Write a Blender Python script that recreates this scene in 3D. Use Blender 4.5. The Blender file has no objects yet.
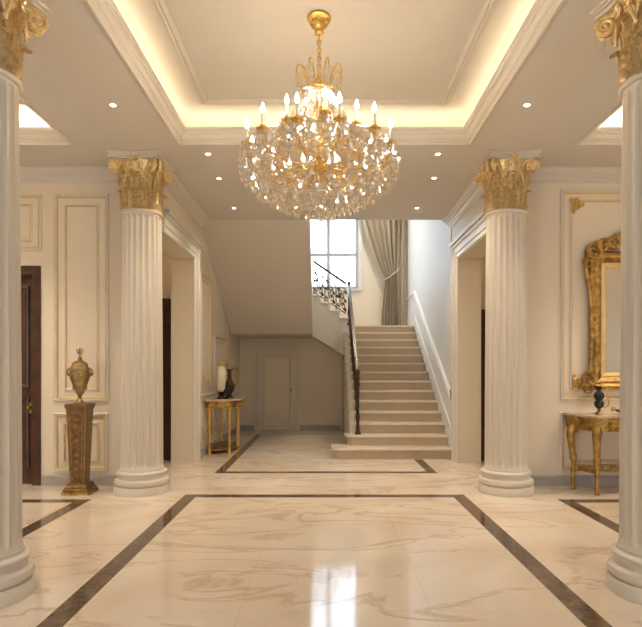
import bpy, bmesh, math, random
from mathutils import Vector, Matrix
random.seed(7)
PI = math.pi
C = bpy.context.scene.collection
S = bpy.context.scene
F = 560.0; VX = 324.5; VY = 371.0; EYE = 1.5
def wx(px, Y): return (px - VX) * Y / F
def wz(py, Y): return EYE + (VY - py) * Y / F

# ------------------------------------------------------------------ materials
def mat(name, col, rough=0.5, metal=0.0, var=None, vscale=8.0, bump=0.0, bscale=40.0, spec=0.5, coat=0.0, detail=4.0):
    m = bpy.data.materials.new(name); m.use_nodes = True
    nt = m.node_tree; b = nt.nodes['Principled BSDF']
    b.inputs['Base Color'].default_value = (*col, 1)
    b.inputs['Roughness'].default_value = rough
    b.inputs['Metallic'].default_value = metal
    b.inputs['Specular IOR Level'].default_value = spec
    b.inputs['Coat Weight'].default_value = coat
    tc = nt.nodes.new('ShaderNodeTexCoord')
    if var:
        n = nt.nodes.new('ShaderNodeTexNoise'); n.inputs['Scale'].default_value = vscale; n.inputs['Detail'].default_value = detail
        r = nt.nodes.new('ShaderNodeValToRGB')
        r.color_ramp.elements[0].position = 0.35; r.color_ramp.elements[1].position = 0.65
        r.color_ramp.elements[0].color = (*var, 1); r.color_ramp.elements[1].color = (*col, 1)
        nt.links.new(tc.outputs['Object'], n.inputs['Vector'])
        nt.links.new(n.outputs['Fac'], r.inputs['Fac']); nt.links.new(r.outputs['Color'], b.inputs['Base Color'])
    if bump:
        n2 = nt.nodes.new('ShaderNodeTexNoise'); n2.inputs['Scale'].default_value = bscale; n2.inputs['Detail'].default_value = 3
        bp = nt.nodes.new('ShaderNodeBump'); bp.inputs['Strength'].default_value = bump; bp.inputs['Distance'].default_value = 0.02
        nt.links.new(tc.outputs['Object'], n2.inputs['Vector'])
        nt.links.new(n2.outputs['Fac'], bp.inputs['Height']); nt.links.new(bp.outputs['Normal'], b.inputs['Normal'])
    return m
def emit(name, col, s):
    m = bpy.data.materials.new(name); m.use_nodes = True
    nt = m.node_tree; nt.nodes.clear()
    e = nt.nodes.new('ShaderNodeEmission'); e.inputs[0].default_value = (*col, 1); e.inputs[1].default_value = s
    o = nt.nodes.new('ShaderNodeOutputMaterial'); nt.links.new(e.outputs[0], o.inputs[0])
    return m
def seethrough(name, fac, tint=(1, 1, 1), gtint=(1, 1, 1), rough=0.03):
    m = bpy.data.materials.new(name); m.use_nodes = True
    nt = m.node_tree; nt.nodes.clear()
    t = nt.nodes.new('ShaderNodeBsdfTransparent'); t.inputs[0].default_value = (*tint, 1)
    g = nt.nodes.new('ShaderNodeBsdfGlossy'); g.inputs[0].default_value = (*gtint, 1); g.inputs['Roughness'].default_value = rough
    x = nt.nodes.new('ShaderNodeMixShader'); x.inputs[0].default_value = fac
    o = nt.nodes.new('ShaderNodeOutputMaterial')
    nt.links.new(t.outputs[0], x.inputs[1]); nt.links.new(g.outputs[0], x.inputs[2]); nt.links.new(x.outputs[0], o.inputs[0])
    return m
def marble(name, c0, c1, c2, scale=0.9, rough=0.1, tile=0.0, coords='Object', vein=0.022, vs=0.55):
    m = bpy.data.materials.new(name); m.use_nodes = True
    nt = m.node_tree; b = nt.nodes['Principled BSDF']; N = nt.nodes.new; L = nt.links.new
    b.inputs['Roughness'].default_value = rough
    tc = N('ShaderNodeTexCoord'); mp = N('ShaderNodeMapping'); mp.inputs['Scale'].default_value = (1, 1.0, 1); mp.inputs['Rotation'].default_value = (0, 0, 0.5)
    L(tc.outputs[coords], mp.inputs['Vector'])
    cl = N('ShaderNodeTexNoise'); cl.inputs['Scale'].default_value = scale; cl.inputs['Detail'].default_value = 5; cl.inputs['Distortion'].default_value = 0.8
    L(mp.outputs[0], cl.inputs['Vector'])
    r1 = N('ShaderNodeValToRGB'); r1.color_ramp.elements[0].position = 0.3; r1.color_ramp.elements[1].position = 0.7
    r1.color_ramp.elements[0].color = (*c1, 1); r1.color_ramp.elements[1].color = (*c0, 1)
    L(cl.outputs['Fac'], r1.inputs['Fac'])
    w = N('ShaderNodeTexNoise'); w.inputs['Scale'].default_value = scale * 0.75; w.inputs['Detail'].default_value = 6; w.inputs['Distortion'].default_value = 1.6; w.inputs['Roughness'].default_value = 0.55
    mp2 = N('ShaderNodeMapping'); mp2.inputs['Location'].default_value = (3.3, 7.1, 0); mp2.inputs['Scale'].default_value = (0.7, 1.9, 1); mp2.inputs['Rotation'].default_value = (0, 0, -0.35)
    L(tc.outputs[coords], mp2.inputs['Vector']); L(mp2.outputs[0], w.inputs['Vector'])
    a = N('ShaderNodeMath'); a.operation = 'SUBTRACT'; a.inputs[1].default_value = 0.5; L(w.outputs['Fac'], a.inputs[0])
    ab = N('ShaderNodeMath'); ab.operation = 'ABSOLUTE'; L(a.outputs[0], ab.inputs[0])
    r2 = N('ShaderNodeValToRGB'); r2.color_ramp.elements[0].position = 0.0; r2.color_ramp.elements[1].position = vein
    r2.color_ramp.elements[0].color = (vs, vs, vs, 1); r2.color_ramp.elements[1].color = (0, 0, 0, 1)
    L(ab.outputs[0], r2.inputs['Fac'])
    mx = N('ShaderNodeMixRGB'); L(r2.outputs['Color'], mx.inputs['Fac']); L(r1.outputs['Color'], mx.inputs[1]); mx.inputs[2].default_value = (*c2, 1)
    out = mx.outputs[0]
    if tile:
        br = N('ShaderNodeTexBrick'); br.offset = 0.0; br.inputs['Scale'].default_value = 1.0
        br.inputs['Mortar Size'].default_value = 0.0028; br.inputs['Mortar Smooth'].default_value = 0.3
        br.inputs['Brick Width'].default_value = tile; br.inputs['Row Height'].default_value = tile
        br.inputs['Color1'].default_value = (1, 1, 1, 1); br.inputs['Color2'].default_value = (0.95, 0.95, 0.94, 1); br.inputs['Mortar'].default_value = (0.84, 0.81, 0.77, 1)
        mp3 = N('ShaderNodeMapping'); mp3.inputs['Location'].default_value = (0.53, 0.1, 0); L(tc.outputs['Object'], mp3.inputs['Vector']); L(mp3.outputs[0], br.inputs['Vector'])
        mu = N('ShaderNodeMixRGB'); mu.blend_type = 'MULTIPLY'; mu.inputs[0].default_value = 1; L(out, mu.inputs[1]); L(br.outputs['Color'], mu.inputs[2])
        out = mu.outputs[0]
    L(out, b.inputs['Base Color'])
    return m

M = {}
M['wall'] = mat('cream_wall_paint', (0.83, 0.725, 0.575), 0.5, var=(0.815, 0.71, 0.56), vscale=1.5)
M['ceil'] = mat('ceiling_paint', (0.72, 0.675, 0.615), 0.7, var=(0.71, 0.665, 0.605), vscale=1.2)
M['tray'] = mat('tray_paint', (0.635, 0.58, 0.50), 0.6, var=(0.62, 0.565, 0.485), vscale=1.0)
M['trim'] = mat('ivory_trim_paint', (0.76, 0.70, 0.61), 0.4, var=(0.74, 0.68, 0.585), vscale=3)
M['col'] = mat('ivory_column_stone', (0.71, 0.64, 0.54), 0.4)
M['gold'] = mat('bright_gilding', (0.86, 0.60, 0.20), 0.28, 1.0, var=(0.62, 0.38, 0.10), vscale=30, bump=0.35, bscale=60)
M['oldgold'] = mat('aged_gilding', (0.56, 0.36, 0.115), 0.36, 1.0, var=(0.25, 0.14, 0.04), vscale=14, bump=0.2, bscale=50)
M['capgold'] = mat('capital_gilding', (0.97, 0.80, 0.46), 0.36, 0.75, var=(0.76, 0.54, 0.25), vscale=30, bump=0.22, bscale=60)
M['line'] = mat('gilt_line', (0.78, 0.60, 0.32), 0.42, 0.4, var=(0.72, 0.54, 0.27), vscale=10)
M['bronze'] = mat('antique_bronze', (0.52, 0.39, 0.20), 0.36, 1.0, var=(0.30, 0.20, 0.085), vscale=14, bump=0.15, bscale=40)
M['darkbronze'] = mat('dark_bronze', (0.10, 0.065, 0.03), 0.4, 0.9, var=(0.05, 0.03, 0.015), vscale=25)
M['iron'] = mat('black_iron', (0.045, 0.032, 0.024), 0.35, 0.6, var=(0.09, 0.06, 0.03), vscale=12)
M['rail'] = mat('polished_rail', (0.10, 0.07, 0.05), 0.22, 0.5, var=(0.06, 0.04, 0.03), vscale=8)
M['wood'] = mat('dark_mahogany', (0.085, 0.032, 0.014), 0.3, var=(0.05, 0.018, 0.009), vscale=6)
M['burl'] = mat('burl_veneer', (0.23, 0.115, 0.035), 0.3, var=(0.10, 0.045, 0.014), vscale=18, detail=8)
M['walnut'] = mat('walnut', (0.24, 0.135, 0.045), 0.38, var=(0.15, 0.08, 0.028), vscale=10)
M['black'] = mat('black_glaze', (0.008, 0.007, 0.008), 0.22, spec=0.3, var=(0.03, 0.028, 0.025), vscale=5)
M['candle'] = mat('ivory_wax', (0.83, 0.77, 0.62), 0.5, var=(0.78, 0.70, 0.54), vscale=5)
M['curtain'] = mat('taupe_drape', (0.78, 0.68, 0.53), 0.75, var=(0.75, 0.65, 0.50), vscale=20, bump=0.1, bscale=200)
M['sheer'] = mat('sheer_cloth', (0.82, 0.80, 0.75), 0.8, var=(0.78, 0.755, 0.70), vscale=20)
M['grey'] = marble('grey_marble', (0.44, 0.41, 0.37), (0.36, 0.33, 0.30), (0.55, 0.52, 0.48), 3.0, 0.2)
M['floor'] = marble('cream_marble_tiles', (0.79, 0.70, 0.595), (0.63, 0.51, 0.385), (0.50, 0.365, 0.235), 0.75, 0.085, tile=1.2, vs=0.65, vein=0.026)
M['inlay'] = marble('brown_marble', (0.125, 0.08, 0.05), (0.07, 0.043, 0.026), (0.26, 0.18, 0.12), 5.0, 0.1)
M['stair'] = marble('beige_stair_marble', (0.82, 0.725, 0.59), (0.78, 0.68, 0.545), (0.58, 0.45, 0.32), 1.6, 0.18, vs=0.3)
M['riser'] = marble('tan_shaded_riser_marble', (0.58, 0.455, 0.32), (0.54, 0.42, 0.29), (0.50, 0.38, 0.25), 1.6, 0.22, vs=0.3)  # step shading put into the colour: risers darker, treads lighter
M['plaster'] = mat('soffit_plaster', (0.74, 0.675, 0.58), 0.6, var=(0.73, 0.665, 0.57), vscale=1.5)
M['whitewall'] = mat('white_wall_paint', (0.79, 0.80, 0.80), 0.5, var=(0.775, 0.785, 0.785), vscale=1.5)
M['white'] = mat('white_frame_paint', (0.80, 0.79, 0.76), 0.4, var=(0.77, 0.76, 0.73), vscale=4)
M['frame'] = mat('grey_window_paint', (0.50, 0.52, 0.54), 0.4, var=(0.47, 0.49, 0.51), vscale=4)
M['glass'] = seethrough('window_glass', 0.06)
M['crystal'] = seethrough('cut_crystal', 0.44, (1.0, 0.99, 0.97), (1.0, 0.98, 0.95), 0.07)
M['drop'] = seethrough('crystal_pendant', 0.62, (1.0, 0.99, 0.97), (1.0, 0.98, 0.95), 0.04)
M['bulb'] = emit('candle_bulb_glow', (1.0, 0.84, 0.63), 165.0)
M['spot'] = emit('downlight_glow', (1.0, 0.90, 0.72), 14.0)
M['led'] = emit('led_strip_glow', (1.0, 0.84, 0.60), 13.5)
M['led_side'] = emit('side_led_strip_glow', (1.0, 0.82, 0.58), 62.0)
M['lampglow'] = emit('lamp_glow', (1.0, 0.76, 0.44), 26.0)
mm = bpy.data.materials.new('mirror_silver'); mm.use_nodes = True
b_ = mm.node_tree.nodes['Principled BSDF']; b_.inputs['Base Color'].default_value = (0.80, 0.81, 0.80, 1); b_.inputs['Metallic'].default_value = 1; b_.inputs['Roughness'].default_value = 0.04
M['mirror'] = mm

# ------------------------------------------------------------------ mesh helpers
def V(*a): return Vector(a)
def obj(name, bm, m, parent=None, smooth=False, loc=None, mats=None, recalc=True):
    if recalc: bmesh.ops.recalc_face_normals(bm, faces=bm.faces)
    me = bpy.data.meshes.new(name); bm.to_mesh(me); bm.free()
    for k in (mats or [m]): me.materials.append(k)
    if smooth:
        me.shade_smooth()
        try: me.set_sharp_from_angle(angle=math.radians(38))
        except Exception: pass
    o = bpy.data.objects.new(name, me); C.objects.link(o)
    if parent: o.parent = parent
    if loc: o.location = loc
    return o
def thing(name, label, cat, loc=(0, 0, 0), rz=0, group=None):
    o = bpy.data.objects.new(name, None); C.objects.link(o)
    o.location = loc; o.rotation_euler = (0, 0, rz); o.empty_display_size = 0.1
    o['label'] = label; o['category'] = cat
    if group: o['group'] = group
    return o
def tag(o, label, cat, group=None):
    o['label'] = label; o['category'] = cat
    if group: o['group'] = group
    return o
def struct(o, label=None, cat=None):
    o['kind'] = 'structure'
    if label: o['label'] = label
    if cat: o['category'] = cat
    return o
def dup(root, loc, rz=0, label=None):
    r = root.copy(); C.objects.link(r); r.location = loc; r.rotation_euler = (0, 0, rz)
    if label: r['label'] = label
    for ch in list(root.children):
        c = ch.copy(); C.objects.link(c); c.parent = r
        for g in list(ch.children):
            d = g.copy(); C.objects.link(d); d.parent = c
    return r
def B(): return bmesh.new()
def box(bm, x0, x1, y0, y1, z0, z1, mi=0, bev=0):
    vs = [bm.verts.new(p) for p in ((x0, y0, z0), (x1, y0, z0), (x1, y1, z0), (x0, y1, z0), (x0, y0, z1), (x1, y0, z1), (x1, y1, z1), (x0, y1, z1))]
    fs = []
    for q in ((0, 3, 2, 1), (4, 5, 6, 7), (0, 1, 5, 4), (1, 2, 6, 5), (2, 3, 7, 6), (3, 0, 4, 7)):
        f = bm.faces.new([vs[i] for i in q]); f.material_index = mi; fs.append(f)
    if bev:
        es = list({e for f in fs for e in f.edges})
        bmesh.ops.bevel(bm, geom=es, offset=bev, segments=2, affect='EDGES', profile=0.5)
    return bm
def lathe(bm, prof, seg=32, cx=0, cy=0, cz=0, flute=None):
    rings = []
    for i, (r, z) in enumerate(prof):
        if r < 1e-5: rings.append([bm.verts.new((cx, cy, cz + z))]); continue
        rings.append([bm.verts.new((cx + r * math.cos(2 * PI * k / seg), cy + r * math.sin(2 * PI * k / seg), cz + z)) for k in range(seg)])
    for a, b in zip(rings, rings[1:]):
        for k in range(seg):
            k2 = (k + 1) % seg
            if len(a) == 1 and len(b) == 1: continue
            if len(a) == 1: bm.faces.new((a[0], b[k], b[k2]))
            elif len(b) == 1: bm.faces.new((a[k], a[k2], b[0]))
            else: bm.faces.new((a[k], a[k2], b[k2], b[k]))
    for rg in (rings[0], rings[-1]):
        if len(rg) > 2: bm.faces.new(rg)
    return bm
def tube(bm, path, rad, seg=8, closed=False, flat=1.0):
    P = [Vector(p) for p in path]; n = len(P)
    if not hasattr(rad, '__len__'): rad = [rad] * n
    T = []
    for i in range(n):
        if closed: t = P[(i + 1) % n] - P[i - 1]
        else: t = P[min(i + 1, n - 1)] - P[max(i - 1, 0)]
        T.append(t.normalized())
    up = V(0, 0, 1) if abs(T[0].z) < 0.9 else V(1, 0, 0)
    u = T[0].cross(up).normalized(); rings = []
    for i in range(n):
        u = (u - T[i] * u.dot(T[i])).normalized(); v = T[i].cross(u)
        rings.append([bm.verts.new(P[i] + (u * math.cos(2 * PI * k / seg) + v * math.sin(2 * PI * k / seg) * flat) * rad[i]) for k in range(seg)])
    m = n if closed else n - 1
    for i in range(m):
        a, b = rings[i], rings[(i + 1) % n]
        for k in range(seg): bm.faces.new((a[k], a[(k + 1) % seg], b[(k + 1) % seg], b[k]))
    if not closed: bm.faces.new(rings[0]); bm.faces.new(rings[-1])
    return bm
def sweep(bm, path, n, prof, closed=False):
    P = [Vector(p) for p in path]; n = Vector(n); N = len(P); rings = []
    for i in range(N):
        tin = (P[i] - P[i - 1]).normalized() if (closed or i > 0) else None
        tout = (P[(i + 1) % N] - P[i]).normalized() if (closed or i < N - 1) else None
        tin = tin or tout; tout = tout or tin
        p1 = n.cross(tin); p2 = n.cross(tout); m = (p1 + p2) / (1 + p1.dot(p2))
        rings.append([bm.verts.new(P[i] + m * a + n * b) for a, b in prof])
    K = len(prof)
    for i in range(N if closed else N - 1):
        a, b = rings[i], rings[(i + 1) % N]
        for k in range(K): bm.faces.new((a[k], a[(k + 1) % K], b[(k + 1) % K], b[k]))
    if not closed: bm.faces.new(rings[0]); bm.faces.new(rings[-1])
    return bm
def prism(bm, pts, ax, a0, a1, mi=0):
    """pts 2-D polygon; ax = 'x' (pts are y,z), 'y' (pts are x,z), 'z' (pts are x,y)"""
    def mk(p, a): return {'x': (a, p[0], p[1]), 'y': (p[0], a, p[1]), 'z': (p[0], p[1], a)}[ax]
    A = [bm.verts.new(mk(p, a0)) for p in pts]; Bv = [bm.verts.new(mk(p, a1)) for p in pts]
    fs = [bm.faces.new(A), bm.faces.new(Bv)]
    for i in range(len(pts)): fs.append(bm.faces.new((A[i], A[(i + 1) % len(pts)], Bv[(i + 1) % len(pts)], Bv[i])))
    for f in fs: f.material_index = mi
    return bm
def smoothpath(pts, n=6):
    P = [Vector(p) for p in pts]; out = []
    for i in range(len(P) - 1):
        p0 = P[max(i - 1, 0)]; p1 = P[i]; p2 = P[i + 1]; p3 = P[min(i + 2, len(P) - 1)]
        for k in range(n):
            t = k / n
            out.append(0.5 * ((2 * p1) + (p2 - p0) * t + (2 * p0 - 5 * p1 + 4 * p2 - p3) * t * t + (3 * p1 - p0 - 3 * p2 + p3) * t ** 3))
    out.append(P[-1]); return out
def spiral(c, r0, r1, a0, turns, ex, ey, n=22):
    c = Vector(c); ex = Vector(ex); ey = Vector(ey); out = []
    for i in range(n + 1):
        t = i / n; r = r0 + (r1 - r0) * t; a = a0 + turns * 2 * PI * t
        out.append(c + ex * r * math.cos(a) + ey * r * math.sin(a))
    return out
def blob(bm, c, r, sx=1, sy=1, sz=1, sub=1):
    mtx = Matrix.Translation(Vector(c)) @ Matrix.Diagonal((sx, sy, sz, 1))
    bmesh.ops.create_icosphere(bm, subdivisions=sub, radius=r, matrix=mtx)

# ------------------------------------------------------------------ room dimensions
HC = 4.13           # hall ceiling
WY = 7.36           # face of the facing walls
WX = 2.15           # face of the corridor walls
WR = 2.20           # right corridor wall
SX = 5.4            # outer side walls
RY = -2.2           # rear wall
OY = 9.75           # stair well begins
BY = 14.9           # stair well back wall
RB = 14.2           # recess back wall
TOP = 6.7
TR, TRD = 0.1864, 0.314   # riser, tread
SY = 9.55           # first riser
LZ = TR * 14        # landing height
TY = SY + 13 * TRD  # landing edge

# floor with inlaid strips
bm = B(); box(bm, -SX - 0.3, SX + 0.3, RY - 0.3, BY + 0.3, -0.12, 0.0)
def strip(x0, x1, y0, y1, w=0.155, sides='lrbt'):
    z0, z1 = -0.01, 0.0006
    if 'b' in sides: box(bm, x0, x1, y0, y0 + w, z0, z1, 1)
    if 't' in sides: box(bm, x0, x1, y1 - w, y1, z0, z1, 1)
    b0 = y0 + w if 'b' in sides else y0; b1 = y1 - w if 't' in sides else y1
    if 'l' in sides: box(bm, x0, x0 + w, b0, b1, z0, z1, 1)
    if 'r' in sides: box(bm, x1 - w, x1, b0, b1, z0, z1, 1)
strip(-1.69, 1.69, 0.6, 6.80)
strip(-5.0, -2.72, 0.6, 6.54); strip(2.72, 5.0, 0.6, 6.54)
strip(-1.62, 1.66, 8.22, 13.3, 0.14, 'lb'); 
box(bm, 1.52, 1.66, 8.36, 9.5, -0.01, 0.0006, 1)
struct(obj('floor', bm, None, mats=[M['floor'], M['inlay']]), 'polished cream marble floor with dark brown marble border strips', 'floor')

# ceiling with three lit trays
TRAYS = [(-1.67, 1.67, 2.70, 6.46), (-5.0, -2.93, 2.70, 6.46), (2.93, 5.0, 2.70, 6.46)]
TZ = 4.46
bm = B()
box(bm, -SX, SX, RY, 2.70, HC, HC + 0.10); 
box(bm, -SX, SX, 6.46, OY, HC, HC + 0.10)
for x0, x1 in ((-SX, -5.0), (-2.93, -1.67), (1.67, 2.93), (5.0, SX)): box(bm, x0, x1, 2.70, 6.46, HC, HC + 0.10)
for x0, x1, y0, y1 in TRAYS:
    g = 0.2
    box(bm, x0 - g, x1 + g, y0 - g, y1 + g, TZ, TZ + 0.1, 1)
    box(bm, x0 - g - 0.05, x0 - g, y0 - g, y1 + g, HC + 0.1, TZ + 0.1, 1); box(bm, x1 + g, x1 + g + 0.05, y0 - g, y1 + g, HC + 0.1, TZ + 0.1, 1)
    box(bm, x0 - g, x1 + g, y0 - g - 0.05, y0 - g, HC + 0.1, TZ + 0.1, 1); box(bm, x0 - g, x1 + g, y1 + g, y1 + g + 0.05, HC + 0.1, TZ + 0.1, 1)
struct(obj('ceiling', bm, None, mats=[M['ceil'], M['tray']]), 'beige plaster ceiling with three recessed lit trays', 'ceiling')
tn = [0]
def trim(bm, m=None, smooth=False, label=None):
    tn[0] += 1
    o = obj('trim_%d' % tn[0], bm, m or M['trim'], smooth=smooth)
    o['kind'] = 'structure'
    if label: o['label'] = label; o['category'] = 'moulding'
    return o
def rectz(x0, x1, y0, y1, z): return [(x0, y0, z), (x1, y0, z), (x1, y1, z), (x0, y1, z)]
lipprof = [(0, 0), (-0.035, 0), (-0.035, -0.012), (-0.012, -0.022), (0.0, -0.022), (0.004, 0.0), (0.02, 0.012), (0.02, 0.03), (0.035, 0.036), (0.045, 0.06), (0.05, 0.085), (0.065, 0.09), (0.07, 0.11), (0.085, 0.115), (0.085, 0.15), (0.0, 0.15)]
for i, (x0, x1, y0, y1) in enumerate(TRAYS):
    bm = B(); sweep(bm, rectz(x0, x1, y0, y1, HC), (0, 0, 1), lipprof, True)
    trim(bm, smooth=False, label=('ivory stepped moulding around the ceiling tray over the chandelier', 'ivory moulding around the left side ceiling tray', 'ivory moulding around the right side ceiling tray')[i])
    bm = B(); k = 0.31; k2 = 0.28
    sweep(bm, rectz(x0 + k, x1 - k, y0 + k2, y1 - k2, TZ), (0, 0, 1), [(0, 0), (0, -0.02), (0.02, -0.03), (0.03, -0.018), (0.05, -0.03), (0.075, -0.012), (0.08, 0)], True)
    trim(bm, M['tray'], label=('fine inner moulding on the tray ceiling around the chandelier canopy', 'fine inner moulding in the left side tray', 'fine inner moulding in the right side tray')[i])
    # LED strips lying in the cove behind the lip
    bm = B(); z = HC + 0.152
    a = 0.02
    for bx in ((x0 - 0.06, x0 - 0.03, y0, y1), (x1 + 0.03, x1 + 0.06, y0, y1), (x0, x1, y0 - 0.06, y0 - 0.03), (x0, x1, y1 + 0.03, y1 + 0.06)):
        box(bm, bx[0], bx[1], bx[2], bx[3], HC + 0.101, HC + 0.125)
    tag(obj('led_strip', bm, M['led'] if i == 0 else M['led_side']), ('warm LED strip hidden in the cove around the chandelier tray', 'warm LED strip hidden in the cove of the left side tray', 'warm LED strip hidden in the cove of the right side tray')[i], 'light strip', 'cove lighting strips')

# ------------------------------------------------------------------ walls
def wall(name, boxes, m=None, label=None, cat='wall'):
    bm = B()
    for b in boxes: box(bm, *b)
    return struct(obj(name, bm, m or M['wall']), label, cat)
DX0, DX1, DZ = -4.62, wx(41, WY), wz(266, WY)
wall('wall_left_facing', [(-SX, DX0, WY, WY + 0.2, 0, HC), (DX0, DX1, WY, WY + 0.2, DZ, HC), (DX1, -WX - 0.35, WY, WY + 0.2, 0, HC)], label='cream panelled wall behind the urn pedestal')
wall('wall_right_facing', [(WR + 0.35, SX, WY, WY + 0.2, 0, HC)], label='cream panelled wall behind the gilt mirror')
JY0, JY1, JZ = 7.41, 9.12, 3.33
for sgn, nm in ((-1, 'left'), (1, 'right')):
    WS = WX if sgn < 0 else WR
    a, b = sorted((sgn * WS, sgn * (WS + 0.35)))
    wall('wall_%s' % nm, [(a, b, WY, JY0, 0, HC), (a, b, JY0, JY1, JZ, HC), (a, b, JY1, 9.74 if sgn > 0 else OY, 0, HC), (a, b, 7.0, 9.74 if sgn > 0 else OY, HC + 0.1, TOP)] + ([] if sgn > 0 else [(a, b, OY, 12.3, 0, TOP), (a, b, 14.3, BY, 0, TOP), (a, b, 12.3, 14.3, 0, 4.3), (a, b, 12.3, 14.3, 6.3, TOP)]), label='cream %s wall with a tall doorway leading to the stairs' % nm)
    a, b = sorted((sgn * SX, sgn * (SX + 0.2)))
    wall('wall_%s_outer' % nm, [(a, b, RY, 9.7, 0, HC + 0.1)])
    a, b = sorted((sgn * (WS + 0.35), sgn * SX))
    wall('wall_%s_lobby' % nm, [(a, b, 9.5, 9.7, 0, HC)], label='lobby end wall seen through the %s doorway' % nm)
wall('wall_right_stairwell', [(WR, WR + 0.35, 9.74, BY, 0, TOP)], M['whitewall'], 'white wall along the right side of the stairs')
# rear wall behind the camera, three tall windows
ops = [(-4.5, -2.7), (2.7, 4.5)]
bx = []; px = -SX
for x0, x1 in ops:
    bx += [(px, x0, RY - 0.25, RY, 0, HC), (x0, x1, RY - 0.25, RY, 0, 0.5), (x0, x1, RY - 0.25, RY, 3.3, HC)]; px = x1
bx.append((px, SX, RY - 0.25, RY, 0, HC)); wall('wall_rear', bx)
WX0, WX1, WZ0, WZ1 = -0.80, wx(358.5, BY), wz(289, BY), 5.75
wall('wall_back', [(-WX, WX0, BY, BY + 0.25, 0, TOP), (WX1, WR, BY, BY + 0.25, 0, TOP), (WX0, WX1, BY, BY + 0.25, 0, WZ0), (WX0, WX1, BY, BY + 0.25, WZ1, TOP)], label='pale back wall of the stairwell around the window')
wall('wall_recess', [(-WX, 0.455, RB, RB + 0.1, 0, 2.34)], label='beige wall under the stairs with a small door')
wall('wall_gallery', [(-WX, WR, 7.0, 7.15, HC + 0.1, TOP)])
bm = B(); box(bm, -WX - 0.35, WR + 0.35, 7.0, BY + 0.25, TOP, TOP + 0.1); struct(obj('ceiling_stairwell', bm, M['ceil']))
bm = B(); box(bm, -WX, WR, 7.15, OY, HC + 0.1, LZ * 27 / 14); struct(obj('floor_gallery', bm, M['plaster']))

# windows
def window(idx, x0, x1, y, z0, z1, muntx, muntz, depth=0.1, label=None):
    w = thing('window_%d' % idx, label or 'tall rear window', 'window'); w['kind'] = 'structure'
    bm = B(); t = 0.085
    box(bm, x0, x1, y, y + depth, z0, z0 + t); box(bm, x0, x1, y, y + depth, z1 - t, z1)
    box(bm, x0, x0 + t, y, y + depth, z0 + t, z1 - t); box(bm, x1 - t, x1, y, y + depth, z0 + t, z1 - t)
    obj('window_frame', bm, M['frame'], w)
    for mx in muntx:
        bm = B(); box(bm, mx - 0.045, mx + 0.045, y + 0.01, y + depth - 0.01, z0 + t, z1 - t); obj('mullion', bm, M['frame'], w)
    for mz in muntz:
        bm = B(); box(bm, x0 + t, x1 - t, y + 0.015, y + depth - 0.015, mz - 0.045, mz + 0.045); obj('glazing_bar', bm, M['frame'], w)
    bm = B(); box(bm, x0 + t, x1 - t, y + 0.045, y + 0.055, z0 + t, z1 - t); obj('glass_pane', bm, M['glass'], w)
    return w
w1 = window(1, WX0, WX1, BY + 0.08, WZ0, WZ1, [wx(328.5, BY)], [wz(254, BY)], label='tall white-framed window above the stair landing, bright with daylight')
bm = B(); box(bm, WX0 - 0.08, WX1 + 0.08, BY - 0.05, BY + 0.08, WZ0 - 0.045, WZ0); obj('window_sill', bm, M['white'], w1)
bm = B(); sweep(bm, [(WX1, BY, WZ0), (WX1, BY, WZ1), (WX0, BY, WZ1), (WX0, BY, WZ0)], (0, -1, 0), [(0, 0), (-0.10, 0), (-0.10, 0.02), (-0.06, 0.03), (0, 0.02)]) 
obj('window_casing', bm, M['white'], w1)
w5 = window(4, 0, 2.0, 0, 4.3, 6.3, [1.0], [5.3], label='tall white-framed side window added out of view for stairwell daylight')  # unseen window added to light the curtain, right wall and stairs
w5.location = (-WX - 0.12, 12.3, 0); w5.rotation_euler = (0, 0, PI / 2)
for i, (x0, x1) in enumerate(ops): window(2 + i, x0, x1, RY - 0.2, 0.5, 3.3, [(x0 + x1) / 2], [1.4, 2.4], label='tall grey-framed window in the rear wall, %s of the two' % ('left', 'right')[i])

# cornice, baseboards
corn = [(0, 0), (0.16, 0), (0.16, -0.02), (0.145, -0.025), (0.125, -0.05), (0.09, -0.065), (0.085, -0.08), (0.06, -0.085), (0.045, -0.115), (0.025, -0.125), (0.02, -0.15), (0, -0.155)]
bm = B(); sweep(bm, [(-WX, OY, HC), (-WX, WY, HC), (-SX, WY, HC), (-SX, RY, HC), (SX, RY, HC), (SX, WY, HC), (WR, WY, HC), (WR, OY, HC)], (0, 0, 1), corn)
trim(bm, label='ivory crown moulding running where walls meet ceiling')
base = [(0, 0), (0.03, 0), (0.03, 0.115), (0.022, 0.13), (0, 0.13)]
def bb(side, path):
    bm = B(); sweep(bm, path, (0, 0, 1), base)
    struct(obj('baseboard_' + side, bm, M['grey']), 'grey marble baseboard along the %s wall' % side.replace('_', ' '), 'baseboard')
bb('left_corridor', [(-WX, RB, 0), (-WX, JY1 + 0.25, 0)])
bb('left_facing', [(-WX, WY, 0), (DX1 + 0.02, WY, 0)])
bb('right_facing', [(SX, WY, 0), (WR, WY, 0)])
bb('right_corridor', [(WR, JY1 + 0.25, 0), (WR, SY - 0.03, 0)])
bb('recess', [(0.4, RB, 0), (wx(300, RB), RB, 0)]); bb('recess_corner', [(wx(254, RB), RB, 0), (-WX + 0.03, RB, 0)])
for sgn, nm in ((-1, 'left'), (1, 'right')):
    a = sgn * (WX + 0.35)
    bb(nm + '_lobby', [(sgn * SX, 9.5, 0), (sgn * 3.62, 9.5, 0)][::(1 if sgn > 0 else -1)])

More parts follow.
